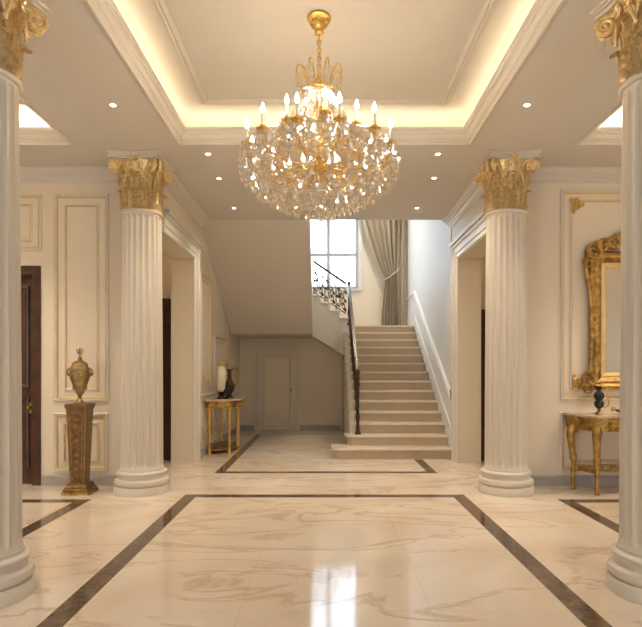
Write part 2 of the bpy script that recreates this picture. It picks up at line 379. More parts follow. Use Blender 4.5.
# doorway casings on the corridor walls
cas = [(0, 0), (0, 0.03), (0.02, 0.045), (0.09, 0.035), (0.10, 0.05), (0.19, 0.05), (0.20, 0.075), (0.24, 0.08), (0.245, 0.0)]
for sgn, nm in ((-1, 'left'), (1, 'right')):
    bm = B(); n = (-sgn, 0, 0)
    WS = WX if sgn < 0 else WR
    p = [(sgn * WS, WY, JZ), (sgn * WS, JY1, JZ), (sgn * WS, JY1, 0)]
    if sgn > 0: p = p[::-1]
    # outward offset = away from the opening
    n_ = Vector(n); t = (Vector(p[1]) - Vector(p[0])).normalized(); perp = n_.cross(t)
    cen = Vector((sgn * WS, (JY0 + JY1) / 2, JZ / 2)); s = -1 if perp.dot(cen - Vector(p[0])) > 0 else 1
    sweep(bm, p, n, [(s * a, b) for a, b in cas])
    trim(bm, label='ivory stepped casing framing the %s doorway' % nm)
    bm = B(); q = [(WY, JZ + 0.245), (JY1 + 0.27, JZ + 0.245), (JY1 + 0.31, JZ + 0.30), (WY, JZ + 0.30)]
    prism(bm, q, 'x', sgn * WS, sgn * (WS - 0.11)); trim(bm, label='ivory ledge over the %s doorway' % nm)

# wall panels with gilt edge lines
def panel(c0, c1, face, lab, inner=0.13, orn=False, double=True, ornsz=0.12):
    """rectangular panel moulding. face: ('y', Y) facing -Y with (x,z) corners; ('x', X, s) facing s*X with (y,z) corners"""
    (u0, v0), (u1, v1) = c0, c1
    if face[0] == 'y':
        mk = lambda u, v, d=0: Vector((u, face[1] - d, v)); n = Vector((0, -1, 0))
    else:
        mk = lambda u, v, d=0: Vector((face[1] + face[2] * d, u, v)); n = Vector((face[2], 0, 0))
    def ring(k): return [mk(u0 + k, v0 + k), mk(u1 - k, v0 + k), mk(u1 - k, v1 - k), mk(u0 + k, v1 - k)]
    def orient(r):
        cen = sum(r, Vector()) / 4; t = (r[1] - r[0]).normalized()
        return r if n.cross(t).dot(cen - r[0]) > 0 else r[::-1]
    bm = B(); sweep(bm, orient(ring(0)), n, [(0, 0), (0, 0.022), (0.012, 0.03), (0.03, 0.022), (0.042, 0.01), (0.05, 0)], True)
    if double: sweep(bm, orient(ring(inner)), n, [(0, 0), (0.004, 0.014), (0.02, 0.02), (0.03, 0.01), (0.034, 0)], True)
    o = trim(bm, label=lab)
    bm = B(); sweep(bm, orient(ring(0.036)), n, [(-0.012, 0), (-0.012, 0.028), (0.008, 0.022), (0.018, 0)], True)
    if double: sweep(bm, orient(ring(inner + 0.028)), n, [(-0.008, 0), (-0.008, 0.021), (0.006, 0.014), (0.012, 0)], True)
    g = obj('gilt_line', bm, M['line'], o)
    if orn:
        for (u, v, su, sv) in orn:
            bm = B(); cu, cv = u, v
            ex = mk(1, 0) - mk(0, 0); ez = V(0, 0, 1); z = ornsz
            cen = mk(cu, cv, 0.022)
            for (a, b_, r, a0, tr) in ((0.25, 0.1, 0.28, PI / 2, 1.3), (0.1, -0.25, 0.26, 0, -1.3), (0.55, -0.1, 0.18, PI, 1.1), (-0.1, -0.62, 0.18, PI / 2, 1.2), (-0.25, 0.2, 0.2, 0, 1.2)):
                pth = spiral(cen + ex * su * a * z + ez * sv * b_ * z, r * z, 0.04 * z, a0, tr, ex * su, ez * sv, 14)
                tube(bm, pth, [0.085 * z * (1 - 0.6 * i / 14) for i in range(15)], 6)
            for k in range(5):
                an = k * 2 * PI / 5; blob(bm, cen + ex * math.cos(an) * 0.16 * z + ez * math.sin(an) * 0.16 * z, 0.11 * z, 1, 1, 1)
            blob(bm, cen, 0.10 * z)
            obj('corner_ornament', bm, M['gold'], o, smooth=True)
    return o
Yw = WY
def XZ(px, py): return (wx(px, Yw), wz(py, Yw))
panel(XZ(54, 401), XZ(109, 194), ('y', Yw), 'tall gilt-lined wall panel behind the urn', inner=0.13)
panel(XZ(54, 471), XZ(108, 413), ('y', Yw), 'low gilt-lined wall panel behind the pedestal', inner=0.115)
panel((DX0, wz(251, Yw)), XZ(42, 194), ('y', Yw), 'gilt-lined wall panel above the dark door', inner=0.12)
u0, v0 = XZ(560, 400); u1, v1 = 4.95, wz(190, Yw)
panel((u0, v0), (u1, v1), ('y', Yw), 'tall gilt-lined wall panel around the gilt mirror', inner=0.12, orn=[(u0 + 0.19, v1 - 0.18, 1, 1), (u0 + 0.20, v0 + 0.2, 1, -1)], ornsz=0.17)
u0, v0 = XZ(560, 471); v1 = wz(412, Yw)
panel((u0, v0), (4.95, v1), ('y', Yw), 'low gilt-lined wall panel behind the gilt console table', inner=0.11, orn=[(u0 + 0.15, v1 - 0.14, 1, 1)], ornsz=0.09)
# corridor panels
panel((9.62, 1.18), (10.55, 3.22), ('x', -WX, 1), 'tall gilt-lined panel on the left wall above the console', inner=0.1, orn=[(9.80, 1.36, 1, -1)], ornsz=0.13)
panel((9.62, 0.28), (10.9, 1.0), ('x', -WX, 1), 'low gilt-lined panel on the left wall behind the console', inner=0.09, orn=[(9.78, 0.45, 1, -1)], ornsz=0.09)
panel((10.85, 1.18), (12.2, 2.2), ('x', -WX, 1), 'upper gilt-lined panel on the left wall under the stair', inner=0.1)
panel((11.1, 0.28), (12.3, 1.0), ('x', -WX, 1), 'low gilt-lined panel on the left wall near the recess', inner=0.09)
bm = B(); sweep(bm, [(-WX, 12.55, 2.22), (-WX, 10.05, 3.70), (-WX, 9.5, 3.70)], (1, 0, 0), [(0, 0), (0, 0.02), (0.02, 0.04), (0.05, 0.03), (0.07, 0.012), (0.07, 0)]); trim(bm, label='ivory moulding on the left wall following the sloping stair soffit')
bm = B(); sweep(bm, [(-WX, RB, 1.06), (-WX, JY1 + 0.25, 1.06)], (0, 0, 1), [(0, 0), (0.02, 0.0), (0.035, 0.015), (0.03, 0.03), (0.012, 0.05), (0, 0.05)]); trim(bm, label='ivory dado rail along the left wall beside the console')
bm = B(); box(bm, WR - 0.014, WR, 9.70, 9.745, 1.32, HC); trim(bm, label='upright ivory trim ending the right hall wall by the stairs')

# sloping mouldings on the right stair wall
sl = TR / TRD
def slopebar(y0, y1, off, prof, lab, flat_end=None, orn=None):
    bm = B(); p = [(WR, y0, off + (y0 - SY) * sl), (WR, y1, off + (y1 - SY) * sl)]
    if flat_end: p.append((WR, flat_end, p[1][2]))
    sweep(bm, p, (-1, 0, 0), prof); o = trim(bm, M['white'], label=lab)
    if orn:
        bm = B(); P0 = Vector(p[0]) + V(-0.03, 0.02, 0.0); ey = V(0, 1, 0); ez = V(0, 0, 1)
        for (a, b_, r, a0, tr) in ((0.03, 0.06, 0.05, 0, 1.3), (-0.02, -0.05, 0.045, PI, -1.3), (0.06, -0.01, 0.035, PI / 2, 1.2)):
            pt = spiral(P0 + ey * a + ez * b_, r, 0.008, a0, tr, ey, ez, 14); tube(bm, pt, 0.010, 6)
        blob(bm, P0, 0.022); obj('scroll_ornament', bm, M['bronze'], o, smooth=True)
slopebar(9.58, TY - 0.05, 1.06, [(0, 0), (0, 0.02), (0.03, 0.05), (0.06, 0.05), (0.08, 0.02), (0.08, 0)], 'white sloping dado rail on the right stair wall', BY - 0.1, True)
slopebar(9.58, TY + 0.3, 0.86, [(0, 0), (0.006, 0.015), (0.025, 0.015), (0.03, 0)], 'fine sloping line moulding below the dado rail')
bm = B(); prism(bm, [(SY - 0.03, 0), (SY - 0.03, 0.42), (TY + 0.02, LZ + 0.24), (BY, LZ + 0.24), (BY, LZ), (TY, LZ - 0.01), (SY + 0.1, 0)], 'x', WR - 0.02, WR); trim(bm, M['white'], label='white sloping skirting where the stairs meet the right wall')

# doors
def door(idx, x0, x1, yface, h, m, lab, frame_m, hx, recess=0.06, frame=True, ft=0.09, panels=((0.08, 0.42), (0.46, 0.95))):
    d = thing('door_%d' % idx, lab, 'door'); d['kind'] = 'structure'
    y = yface + recess
    bm = B(); box(bm, x0 + ft, x1 - ft, y, y + 0.045, 0.005, h - ft); obj('door_leaf', bm, m, d)
    if frame:
        bm = B()
        box(bm, x0, x0 + ft, yface - 0.02, y + 0.06, 0, h); box(bm, x1 - ft, x1, yface - 0.02, y + 0.06, 0, h); box(bm, x0 + ft, x1 - ft, yface - 0.02, y + 0.06, h - ft, h)
        obj('door_frame', bm, frame_m, d)
    W = x1 - x0 - 2 * ft; H = h - ft
    for a, b in panels:
        bm = B(); q = [(x0 + ft + 0.13 * W, y, a * H), (x1 - ft - 0.13 * W, y, a * H), (x1 - ft - 0.13 * W, y, b * H), (x0 + ft + 0.13 * W, y, b * H)]
        sweep(bm, q, (0, -1, 0), [(0, 0), (0, 0.02), (0.02, 0.026), (0.045, 0.006), (0.05, 0)], True)
        obj('door_panel', bm, m, d)
    bm = B(); lathe(bm, [(0.0, -0.02), (0.02, -0.02), (0.024, 0.0), (0.02, 0.02), (0, 0.02)], 14); 
    tube(bm, [(0, 0.0, 0), (0, 0.05, 0)], 0.009, 8); box(bm, -0.018, 0.018, 0.046, 0.052, -0.08, 0.06)
    obj('door_handle', bm, M['oldgold'], d, smooth=True, loc=(hx, y - 0.052, 1.02))
    return d
door(1, DX0, DX1, WY, DZ, M['wood'], 'tall dark mahogany door in the left facing wall', M['wood'], DX1 - 0.18, recess=0.08, ft=0.11)
d2 = door(2, wx(256, RB), wx(299, RB), RB - 0.06, wz(349, RB), M['wall'], 'small cream panelled door under the stairs', M['trim'], wx(291, RB), recess=0.02, ft=0.07, panels=((0.06, 0.94),))
door(3, -3.55, -2.60, 9.5 - 0.07, wz(299, 9.5), M['wood'], 'dark wooden door seen through the left doorway', M['wood'], -2.8, recess=0.02)
door(4, 2.60, 3.55, 9.5 - 0.07, wz(310, 9.5), M['wood'], 'dark wooden door seen through the right doorway', M['wood'], 2.8, recess=0.02)

# ------------------------------------------------------------------ staircase
st = thing('staircase', 'beige marble staircase rising from the hall to a landing under the window', 'staircase', (0.5, SY, 0))
ox, oy = 0.5, SY
SL = 0.49   # left face of the flight
def roundend(xl, y0, y1):
    """plan polygon of a step whose left end is a half round"""
    r = min(0.16, (y1 - y0) / 2)
    pts = [(WR - 0.022, y1), (WR - 0.022, y0)]
    for k in range(9):
        a = -PI / 2 - k * (PI / 2) / 8; pts.append((xl + r + r * math.cos(a), y0 + r + r * math.sin(a)))
    pts.append((xl, y1)); return pts
for i in range(14):
    y0 = SY + i * TRD; y1 = y0 + TRD; z0 = i * TR; z1 = z0 + TR
    if i == 0: xl = 0.16; y1 = y0 + 0.5
    elif i == 1: xl = 0.40
    else: xl = SL
    if i == 13: y1 = y0 + 0.3
    bm = B(); nz = 0.038
    zb = max(0, z0 - TR) if i else 0
    if i < 2:
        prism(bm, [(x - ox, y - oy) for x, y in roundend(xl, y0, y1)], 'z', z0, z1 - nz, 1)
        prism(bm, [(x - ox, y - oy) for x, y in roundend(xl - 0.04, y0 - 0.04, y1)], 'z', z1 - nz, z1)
    else:
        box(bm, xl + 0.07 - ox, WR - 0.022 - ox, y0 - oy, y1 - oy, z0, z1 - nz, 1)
        box(bm, xl - 0.036 - ox, WR - 0.022 - ox, y0 - 0.04 - oy, y1 - oy, z1 - nz, z1)
    bmesh.ops.bevel(bm, geom=[e for e in bm.edges if abs(e.verts[0].co.z - z1) < 1e-4 and abs(e.verts[1].co.z - z1) < 1e-4], offset=0.010, segments=2, affect='EDGES')
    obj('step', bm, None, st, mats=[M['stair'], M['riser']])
# string wall under the lower flight (left side)
bm = B()
e_ = 0.018; pts = [(SY + 2 * TRD - e_, 2 * TR + 0.001)]
for i in range(2, 14): pts += [(SY + i * TRD - e_, (i + 1) * TR - 0.039), (SY + (i + 1) * TRD - e_, (i + 1) * TR - 0.039)]
pts[-1] = (RB - 0.004, pts[-1][1]); pts += [(RB - 0.004, 0), (SY + 2 * TRD + 0.01, 0), (SY + 2 * TRD + 0.01, 2 * TR + 0.001)]
prism(bm, [(y - oy, z) for y, z in pts], 'x', SL - 0.022 - ox, SL + 0.068 - ox); obj('stringer', bm, M['plaster'], st)
# landing
bm = B(); box(bm, SL - 0.03 - ox, WR - 0.022 - ox, TY + 0.3 - oy, BY - 0.004 - oy, LZ - 0.2, LZ); obj('landing', bm, M['stair'], st)
# short flight turning left along the back
XF = 0.595
NX = 4; tx = 0.235
xl = XF - NX * tx
bm = B()
pts = [(XF + 0.02, wz(359, TY)), (XF + 0.02, LZ)]
for i in range(NX): pts += [(XF - i * tx, LZ + i * TR), (XF - i * tx, LZ + (i + 1) * TR - 0.035)]
pts += [(xl, LZ + NX * TR - 0.035), (xl, 2.34), (wx(313, TY), 2.34)]
prism(bm, [(x - ox, z) for x, z in pts], 'y', TY - 0.03 - oy, RB - 0.004 - oy); obj('upper_stringer', bm, M['plaster'], st)
for i in range(NX):
    bm = B(); x1 = XF - i * tx; zt = LZ + (i + 1) * TR
    box(bm, x1 - tx - ox, x1 + 0.03 - ox, TY - 0.06 - oy, BY - 0.004 - oy, zt - 0.034, zt, bev=0.008); obj('upper_step', bm, M['stair'], st)
# second landing and flight back over the hall
XS = wx(310, 11.2)
Z2 = LZ + NX * TR
YB = OY + (HC - 2.34) / sl
bm = B()
pts = [(OY + 0.004, HC + 0.004), (YB, 2.345), (BY - 0.004, 2.345), (BY - 0.004, Z2)]
n = 9; run = (BY - 2.3 - OY) / n
zr = (LZ * 27 / 14 - Z2) / n
yy = OY + n * run
pts.append((yy, Z2))
for i in range(n):
    pts += [(yy - i * run, Z2 + (i + 1) * zr), (yy - (i + 1) * run + (0.004 if i == n - 1 else 0), Z2 + (i + 1) * zr)]
prism(bm, [(y - oy, z) for y, z in pts], 'x', -WX + 0.004 - ox, XS - ox); obj('upper_flight', bm, M['plaster'], st)
# ivory edge of the sloping soffit
bm = B(); prism(bm, [(OY - oy, HC - 0.03), (YB - oy, 2.31), (YB + 0.1 - oy, 2.31), (YB + 0.1 - oy, 2.55), (OY + 0.12 - oy, HC + 0.18), (OY - oy, HC + 0.2)], 'x', XS - ox, XS + 0.035 - ox); obj('soffit_edge', bm, M['white'], st)

# railings
def scrollbay(bm, P, ex, ez, w, h, r=0.009):
    """iron scrollwork in a bay with lower-left corner P, horizontal-ish vector ex (sheared) and vertical ez"""
    c = lambda a, b_: P + ex * a * w + ez * b_ * h
    X = ex; Z = ez
    for (a, b_, rr, a0, tr) in ((0.5, 0.28, 0.36, -PI / 2, 1.6), (0.5, 0.70, 0.36, PI / 2, 1.6), (0.20, 0.5, 0.2, 0, 1.4), (0.80, 0.5, 0.2, PI, -1.4), (0.2, 0.12, 0.18, PI / 2, 1.3), (0.8, 0.88, 0.18, -PI / 2, 1.3), (0.22, 0.85, 0.17, -PI / 2, -1.3), (0.78, 0.12, 0.17, PI / 2, -1.3)):
        pt = spiral(c(a, b_), rr * w, 0.05 * w, a0, tr, X, Z, 18); tube(bm, pt, r, 5)
        blob(bm, pt[-1], r * 2.0)
    for (a, b_, an) in ((0.5, 0.5, 0), (0.32, 0.38, 1), (0.68, 0.62, 2), (0.35, 0.68, 3), (0.66, 0.33, 4)):
        q = c(a, b_); blob(bm, q, 0.022, 1.0, 1.0, 1.4)
def newel(bm, p, h, r=0.028):
    lathe(bm, [(r * 1.7, 0), (r * 1.7, 0.03), (r * 1.1, 0.05), (r, 0.1), (r * 0.8, 0.2), (r * 1.15, 0.3), (r * 0.75, 0.42), (r * 0.9, h - 0.25), (r * 1.2, h - 0.18), (r * 0.9, h - 0.12), (r * 1.3, h - 0.08), (r * 0.7, h - 0.04), (r * 1.35, h + 0.02), (r * 1.2, h + 0.05), (r * 0.4, h + 0.075), (0, h + 0.085)], 14, *p)
lr = thing('stair_railing', 'dark iron scrollwork railing up the left side of the lower stairs', 'railing', (XF, SY + 1.4 * TRD, 2 * TR))
o0 = Vector(lr.location)
y0 = SY + 0.36 + 0.08; y1 = TY - 0.01
zt0 = 2 * TR; 
zline = lambda y: 2 * TR + (y - y0) * (LZ - 2 * TR) / (y1 - y0)
bm = B(); newel(bm, (0, y0 - o0.y, 0.0), 1.08, 0.034); obj('newel_post', bm, M['iron'], lr, smooth=True)
bm = B(); newel(bm, (0, y1 - o0.y, LZ - o0.z), 1.0, 0.03); obj('newel_post', bm, M['iron'], lr, smooth=True)
bm = B(); pr = [(0.03, -0.01), (0.036, 0.02), (0.024, 0.055), (-0.024, 0.055), (-0.036, 0.02), (-0.03, -0.01)]
sweep(bm, [(0, y0 - o0.y, zline(y0) + 1.0 - o0.z), (0, y1 - o0.y, zline(y1) + 0.95 - o0.z)], (0, 0, 1), pr); obj('handrail', bm, M['rail'], lr)
bm = B(); tube(bm, [(0, y0 - o0.y, zline(y0) + 0.14 - o0.z), (0, y1 - o0.y, zline(y1) + 0.14 - o0.z)], 0.012, 6)
tube(bm, [(0, y0 - o0.y, zline(y0) + 0.88 - o0.z), (0, y1 - o0.y, zline(y1) + 0.84 - o0.z)], 0.010, 6); obj('bottom_rail', bm, M['iron'], lr)
NB = 12
for i in range(1, NB):
    y = y0 + (y1 - y0) * i / NB; bm = B()
    zb = (math.floor((y + 0.03 - SY) / TRD) + 1) * TR
    lathe(bm, [(0.012, 0), (0.011, 0.2), (0.02, 0.24), (0.012, 0.3), (0.011, 0.6), (0.019, 0.64), (0.011, 0.7), (0.010, zline(y) + 0.985 - zb)], 8, 0, y - o0.y, zb - o0.z); obj('baluster', bm, M['iron'], lr, smooth=True)
ss = (LZ - 2 * TR) / (y1 - y0)
for i in range(0, NB, 2):
    ya = y0 + (y1 - y0) * i / NB; w = 2 * (y1 - y0) / NB; bm = B()
    scrollbay(bm, V(0, ya - o0.y, zline(ya) + 0.14 - o0.z), V(0, 1, ss), V(0, 0, 1), w * 0.92, 0.7)
    obj('scroll_panel', bm, M['iron'], lr, smooth=True)
ur = thing('stair_railing', 'dark iron scrollwork railing on the short upper flight in front of the window', 'railing', (XF - 0.04, TY - 0.02, LZ))
o1 = Vector(ur.location); su = TR / tx * 0.86
xe = XS + 0.02 - XF + 0.04
rz = lambda x: -x * su
bm = B(); sweep(bm, [(-0.03, 0, 0.97 + rz(-0.03)), (xe, 0, 0.97 + rz(xe))], (0, 0, 1), pr); obj('handrail', bm, M['rail'], ur)
bm = B(); tube(bm, [(-0.03, 0, 0.26 + rz(-0.03)), (xe, 0, 0.26 + rz(xe))], 0.014, 6); tube(bm, [(-0.03, 0, 0.84 + rz(-0.03)), (xe, 0, 0.84 + rz(xe))], 0.010, 6); obj('bottom_rail', bm, M['iron'], ur)
for k in (0.33, 0.66, 0.985):
    x = xe * k; bm = B(); i = int((-x + 0.0) / tx); zb = (i + 1) * TR
    lathe(bm, [(0.012, 0), (0.012, 0.3), (0.02, 0.33), (0.012, 0.37), (0.011, 0.975 + rz(x) - zb)], 8, x, 0, zb); obj('baluster', bm, M['iron'], ur, smooth=True)
for k in range(3):
    bm = B(); x = xe * (k + 0.94) / 3; scrollbay(bm, V(x, 0, 0.27 + rz(x)), V(1, 0, -su), V(0, 0, 1), -xe / 3 * 0.9, 0.56, 0.0115); obj('scroll_panel', bm, M['iron'], ur, smooth=True)
tr = thing('stair_railing', 'dark iron railing of the top flight, seen edge-on beside the window', 'railing', (XS - 0.06, yy, Z2))
zz = lambda y: (yy - y) / run * zr
bm = B(); ya = yy - run * 0.5; yb = OY + 0.3
sweep(bm, [(0, yb - yy, zz(yb) + 0.95), (0, ya - yy, zz(ya) + 0.95)], (0, 0, 1), pr); obj('handrail', bm, M['rail'], tr)
bm = B(); newel(bm, (0, 0.1, 0.0), 1.05, 0.03); obj('newel_post', bm, M['iron'], tr, smooth=True)
for i in range(n):
    y = yy - (i + 0.5) * run; bm = B()
    if y < yb: continue
    lathe(bm, [(0.012, 0), (0.011, 0.3), (0.03, 0.36), (0.012, 0.44), (0.011, 0.6), (0.026, 0.66), (0.011, 0.72), (0.010, zz(y) + 0.955 - (i + 1) * zr)], 8, 0, y - yy, (i + 1) * zr); obj('baluster', bm, M['iron'], tr, smooth=True)

# ------------------------------------------------------------------ columns
CH = HC
def make_column(label):
    t = thing('fluted_column', label, 'column', group='corinthian columns')
    bm = B(); R = 0.335
    lathe(bm, [(R, 0), (R, 0.085), (R - 0.006, 0.095), (R - 0.03, 0.10), (R - 0.012, 0.115), (R - 0.004, 0.14), (R - 0.012, 0.168), (R - 0.032, 0.18), (R - 0.045, 0.185), (R - 0.05, 0.205), (R - 0.042, 0.225), (R - 0.04, 0.235), (R - 0.03, 0.245), (R - 0.03, 0.262), (R - 0.045, 0.275), (0.272, 0.28), (0.272, 0.30)], 64)
    obj('base', bm, M['col'], t, smooth=True)
    bm = B(); NF = 20; per = 12; seg = NF * per
    zs = [0.30, 0.325, 0.33, 0.345, 0.37, 0.42, 1.4, 2.4, 3.33, 3.37, 3.39, 3.40, 3.42]
    dp = [0, 0, 0, 0.5, 0.85, 1, 1, 1, 1, 0.85, 0.5, 0, 0]
    rings = []
    for z, d in zip(zs, dp):
        tt = (z - 0.3) / 3.1; R0 = 0.256 - 0.022 * tt ** 1.5
        if z == 0.30: R0 = 0.266
        ring = []
        for k in range(seg):
            q = (k % per) / per
            s = 0
            if 0.15 < q < 0.95: s = math.sin(PI * (q - 0.15) / 0.8) ** 0.6
            r = R0 - 0.027 * d * s
            a = 2 * PI * k / seg; ring.append(bm.verts.new((r * math.cos(a), r * math.sin(a), z)))
        rings.append(ring)
    for a, b_ in zip(rings, rings[1:]):
        for k in range(seg): bm.faces.new((a[k], a[(k + 1) % seg], b_[(k + 1) % seg], b_[k]))
    bm.faces.new(rings[0]); bm.faces.new(rings[-1])
    obj('shaft', bm, M['col'], t, smooth=True)
    bm = B(); lathe(bm, [(0.234, 3.42), (0.252, 3.425), (0.262, 3.442), (0.252, 3.46), (0.236, 3.465)], 48); obj('astragal', bm, M['col'], t, smooth=True)
    # capital
    z0 = 3.42; H = CH - 0.075 - z0
    bm = B(); lathe(bm, [(0.23, 0.03), (0.232, 0.042), (0.222, 0.06), (0.215, 0.2), (0.22, 0.36), (0.235, 0.46), (0.255, H - 0.03), (0.265, H), (0.2, H)], 40)
    cap = obj('capital', bm, M['capgold'], t, smooth=True, loc=(0, 0, z0))
    def leaf(h, w, r0, curl, ang, zb):
        bm = B(); nu, nv = 8, 14; grid = []
        for j in range(nv + 1):
            v = j / nv
            wd = w * (0.62 + 0.38 * math.sin(PI * min(1, v * 1.15))) * (1 if v < 0.75 else max(0.08, 1 - ((v - 0.75) / 0.25) ** 2 * 0.85)) * (1 + 0.16 * math.cos(v * 2 * PI * 4.5))
            if v < 0.72: rr = r0 + 0.02 * v; zz_ = v / 0.72 * h * 0.9
            else:
                q = (v - 0.72) / 0.28 * PI * 0.95; rr = r0 + 0.0144 + curl * (1 - math.cos(q)) * 0.9; zz_ = h * 0.9 + math.sin(q) * h * 0.14
            row = []
            for i_ in range(nu + 1):
                u = i_ / nu * 2 - 1
                off = 0.014 * (1 - abs(u)) + 0.012 * math.cos(u * PI * 2.5) * (1 - v * 0.5) + 0.01 * (1 - u * u)
                row.append((rr + off, u * wd / 2, zb + zz_))
            grid.append(row)
        ca, sa = math.cos(ang), math.sin(ang)
        vs = [[bm.verts.new((x * ca - y * sa, x * sa + y * ca, z)) for x, y, z in row] for row in grid]
        for j in range(nv):
            for i_ in range(nu): bm.faces.new((vs[j][i_], vs[j][i_ + 1], vs[j + 1][i_ + 1], vs[j + 1][i_]))
        ret = bmesh.ops.solidify(bm, geom=list(bm.faces), thickness=0.012)
        return bm
    for k in range(8):
        obj('acanthus_leaf', leaf(0.24, 0.185, 0.216, 0.032, k * PI / 4 + PI / 8, 0.045), M['capgold'], cap, smooth=True)
    for k in range(8):
        obj('acanthus_leaf', leaf(0.42, 0.18, 0.208, 0.04, k * PI / 4, 0.045), M['capgold'], cap, smooth=True)
    for k in range(4):
        a = PI / 4 + k * PI / 2; d = V(math.cos(a), math.sin(a), 0); e = V(-d.y, d.x, 0)
        for s in (-1, 1):
            bm = B()
            stem = smoothpath([d * 0.185 + e * s * 0.12 + V(0, 0, 0.34), d * 0.235 + e * s * 0.08 + V(0, 0, 0.47), d * 0.255 + e * s * 0.04 + V(0, 0, H - 0.05), d * 0.292 + e * s * 0.035 + V(0, 0, H - 0.018)], 5)
            sp = spiral(d * 0.34 + e * s * 0.035 + V(0, 0, H - 0.085), 0.068, 0.012, PI / 2, -1.9, d, V(0, 0, 1), 34)
            pth = stem[:-1] + sp; nn = len(pth)
            tube(bm, pth, [0.012 + 0.012 * min(1, i_ / 14) - 0.012 * max(0, (i_ - 16) / (nn - 16)) for i_ in range(nn)], 8)
            blob(bm, d * 0.34 + e * s * 0.035 + V(0, 0, H - 0.085), 0.022)
            obj('volute', bm, M['capgold'], cap, smooth=True)
        # small inner helices and flower on each face
        a2 = k * PI / 2; d = V(math.cos(a2), math.sin(a2), 0); e = V(-d.y, d.x, 0)
        bm = B()
        for s in (-1, 1):
            sp = spiral(d * 0.262 + e * s * 0.055 + V(0, 0, H - 0.075), 0.05, 0.01, PI / 2, -1.6 * s, e, V(0, 0, 1), 22); tube(bm, sp, 0.011, 6)
            tube(bm, smoothpath([d * 0.235 + e * s * 0.14 + V(0, 0, 0.36), d * 0.255 + e * s * 0.10 + V(0, 0, 0.45), sp[0]], 5), 0.012, 6)
        obj('helix', bm, M['capgold'], cap, smooth=True)
        bm = B()
        for q in range(6): blob(bm, d * 0.292 + e * 0.032 * math.cos(q * PI / 3) + V(0, 0, H + 0.005 + 0.032 * math.sin(q * PI / 3)), 0.02)
        blob(bm, d * 0.305 + V(0, 0, H + 0.005), 0.018); obj('flower', bm, M['capgold'], cap, smooth=True)
    # abacus with concave sides
    bm = B()
    def aba(hs, dpth, z_0, z_1):
        pts = []
        for k in range(4):
            a = k * PI / 2; d = V(math.cos(a), math.sin(a)); e = V(-d.y, d.x)
            for i_ in range(9):
                u = -1 + 2 * i_ / 8; p = d * (hs - dpth * (1 - u * u)) + e * u * hs * 0.90; pts.append((p.x, p.y))
        prism(bm, pts, 'z', z_0, z_1)
    aba(0.315, 0.05, CH - 0.08, CH - 0.05); aba(0.33, 0.05, CH - 0.05, CH - 0.022); aba(0.34, 0.05, CH - 0.022, CH - 0.001)
    obj('abacus', bm, M['col'], t)
    return t
CX = 2.275
c0 = make_column('ivory fluted column with gilt capital between the urn pedestal and the left doorway')
c0.location = (-CX, 6.98, 0)
dup(c0, (CX - 0.015, 6.98, 0), 0, 'ivory fluted column with gilt capital between the right doorway and the gilt mirror')
dup(c0, (-CX - 0.03, 3.74, 0), 0, 'nearest ivory fluted column at the left edge of the photo')
dup(c0, (CX + 0.01, 3.80, 0), 0, 'nearest ivory fluted column at the right edge, hiding part of the mirror')

# ------------------------------------------------------------------ chandelier
CHX, CHY = -0.045, 4.68
ch = thing('chandelier', 'large gold and crystal chandelier with candle bulbs hanging over the hall', 'chandelier', (CHX, CHY, TZ))
G = M['gold']
bm = B(); lathe(bm, [(0.0, 0), (0.09, 0), (0.10, -0.010), (0.10, -0.024), (0.085, -0.034), (0.07, -0.04), (0.062, -0.06), (0.066, -0.075), (0.055, -0.092), (0.036, -0.105), (0.030, -0.12), (0.040, -0.135), (0.034, -0.148), (0.015, -0.157), (0, -0.16)], 28)
for k in range(10):
    a = k * PI / 5; blob(bm, (0.064 * math.cos(a), 0.064 * math.sin(a), -0.062), 0.014, 1, 1, 1.4)
obj('canopy', bm, G, ch, smooth=True)
bm = B(); z = -0.165
for k in range(9):
    h = 0.033; ax = V(1, 0, 0) if k % 2 else V(0, 1, 0)
    tube(bm, [V(0, 0, z - h * 0.6) + ax * 0.015 * math.cos(q * PI / 6) + V(0, 0, 1) * 0.028 * math.sin(q * PI / 6) for q in range(12)], 0.0055, 6, closed=True); z -= 0.034
obj('chain', bm, G, ch, smooth=True)
bm = B(); lathe(bm, [(0, -0.455), (0.012, -0.46), (0.02, -0.48), (0.014, -0.5), (0.04, -0.53), (0.055, -0.56), (0.04, -0.60), (0.02, -0.63), (0.016, -0.70), (0.03, -0.74), (0.034, -0.80), (0.02, -0.86), (0.016, -0.96), (0.035, -1.0), (0.045, -1.06), (0.03, -1.12), (0.02, -1.17), (0.05, -1.2), (0.075, -1.24), (0.08, -1.27), (0.06, -1.31), (0.03, -1.33), (0.02, -1.36), (0.028, -1.38), (0, -1.41)], 24)
obj('stem', bm, G, ch, smooth=True)
# crown
bm = B(); tube(bm, [(0.13 * math.cos(q * PI / 16), 0.13 * math.sin(q * PI / 16), -0.63) for q in range(32)], 0.009, 6, closed=True)
tube(bm, [(0.09 * math.cos(q * PI / 16), 0.09 * math.sin(q * PI / 16), -0.66) for q in range(32)], 0.007, 6, closed=True)
obj('crown_ring', bm, G, ch, smooth=True)
for k in range(8):
    a = k * PI / 4 + PI / 8; d = V(math.cos(a), math.sin(a), 0); bm = B()
    pth = smoothpath([d * 0.03 + V(0, 0, -0.66), d * 0.075 + V(0, 0, -0.60), d * 0.115 + V(0, 0, -0.50), d * 0.15 + V(0, 0, -0.435), d * 0.19 + V(0, 0, -0.445), d * 0.20 + V(0, 0, -0.50), d * 0.18 + V(0, 0, -0.53)], 5)
    tube(bm, pth, [0.008 - 0.003 * i / len(pth) for i in range(len(pth))], 6); obj('crown_scroll', bm, G, ch, smooth=True)
ends = []
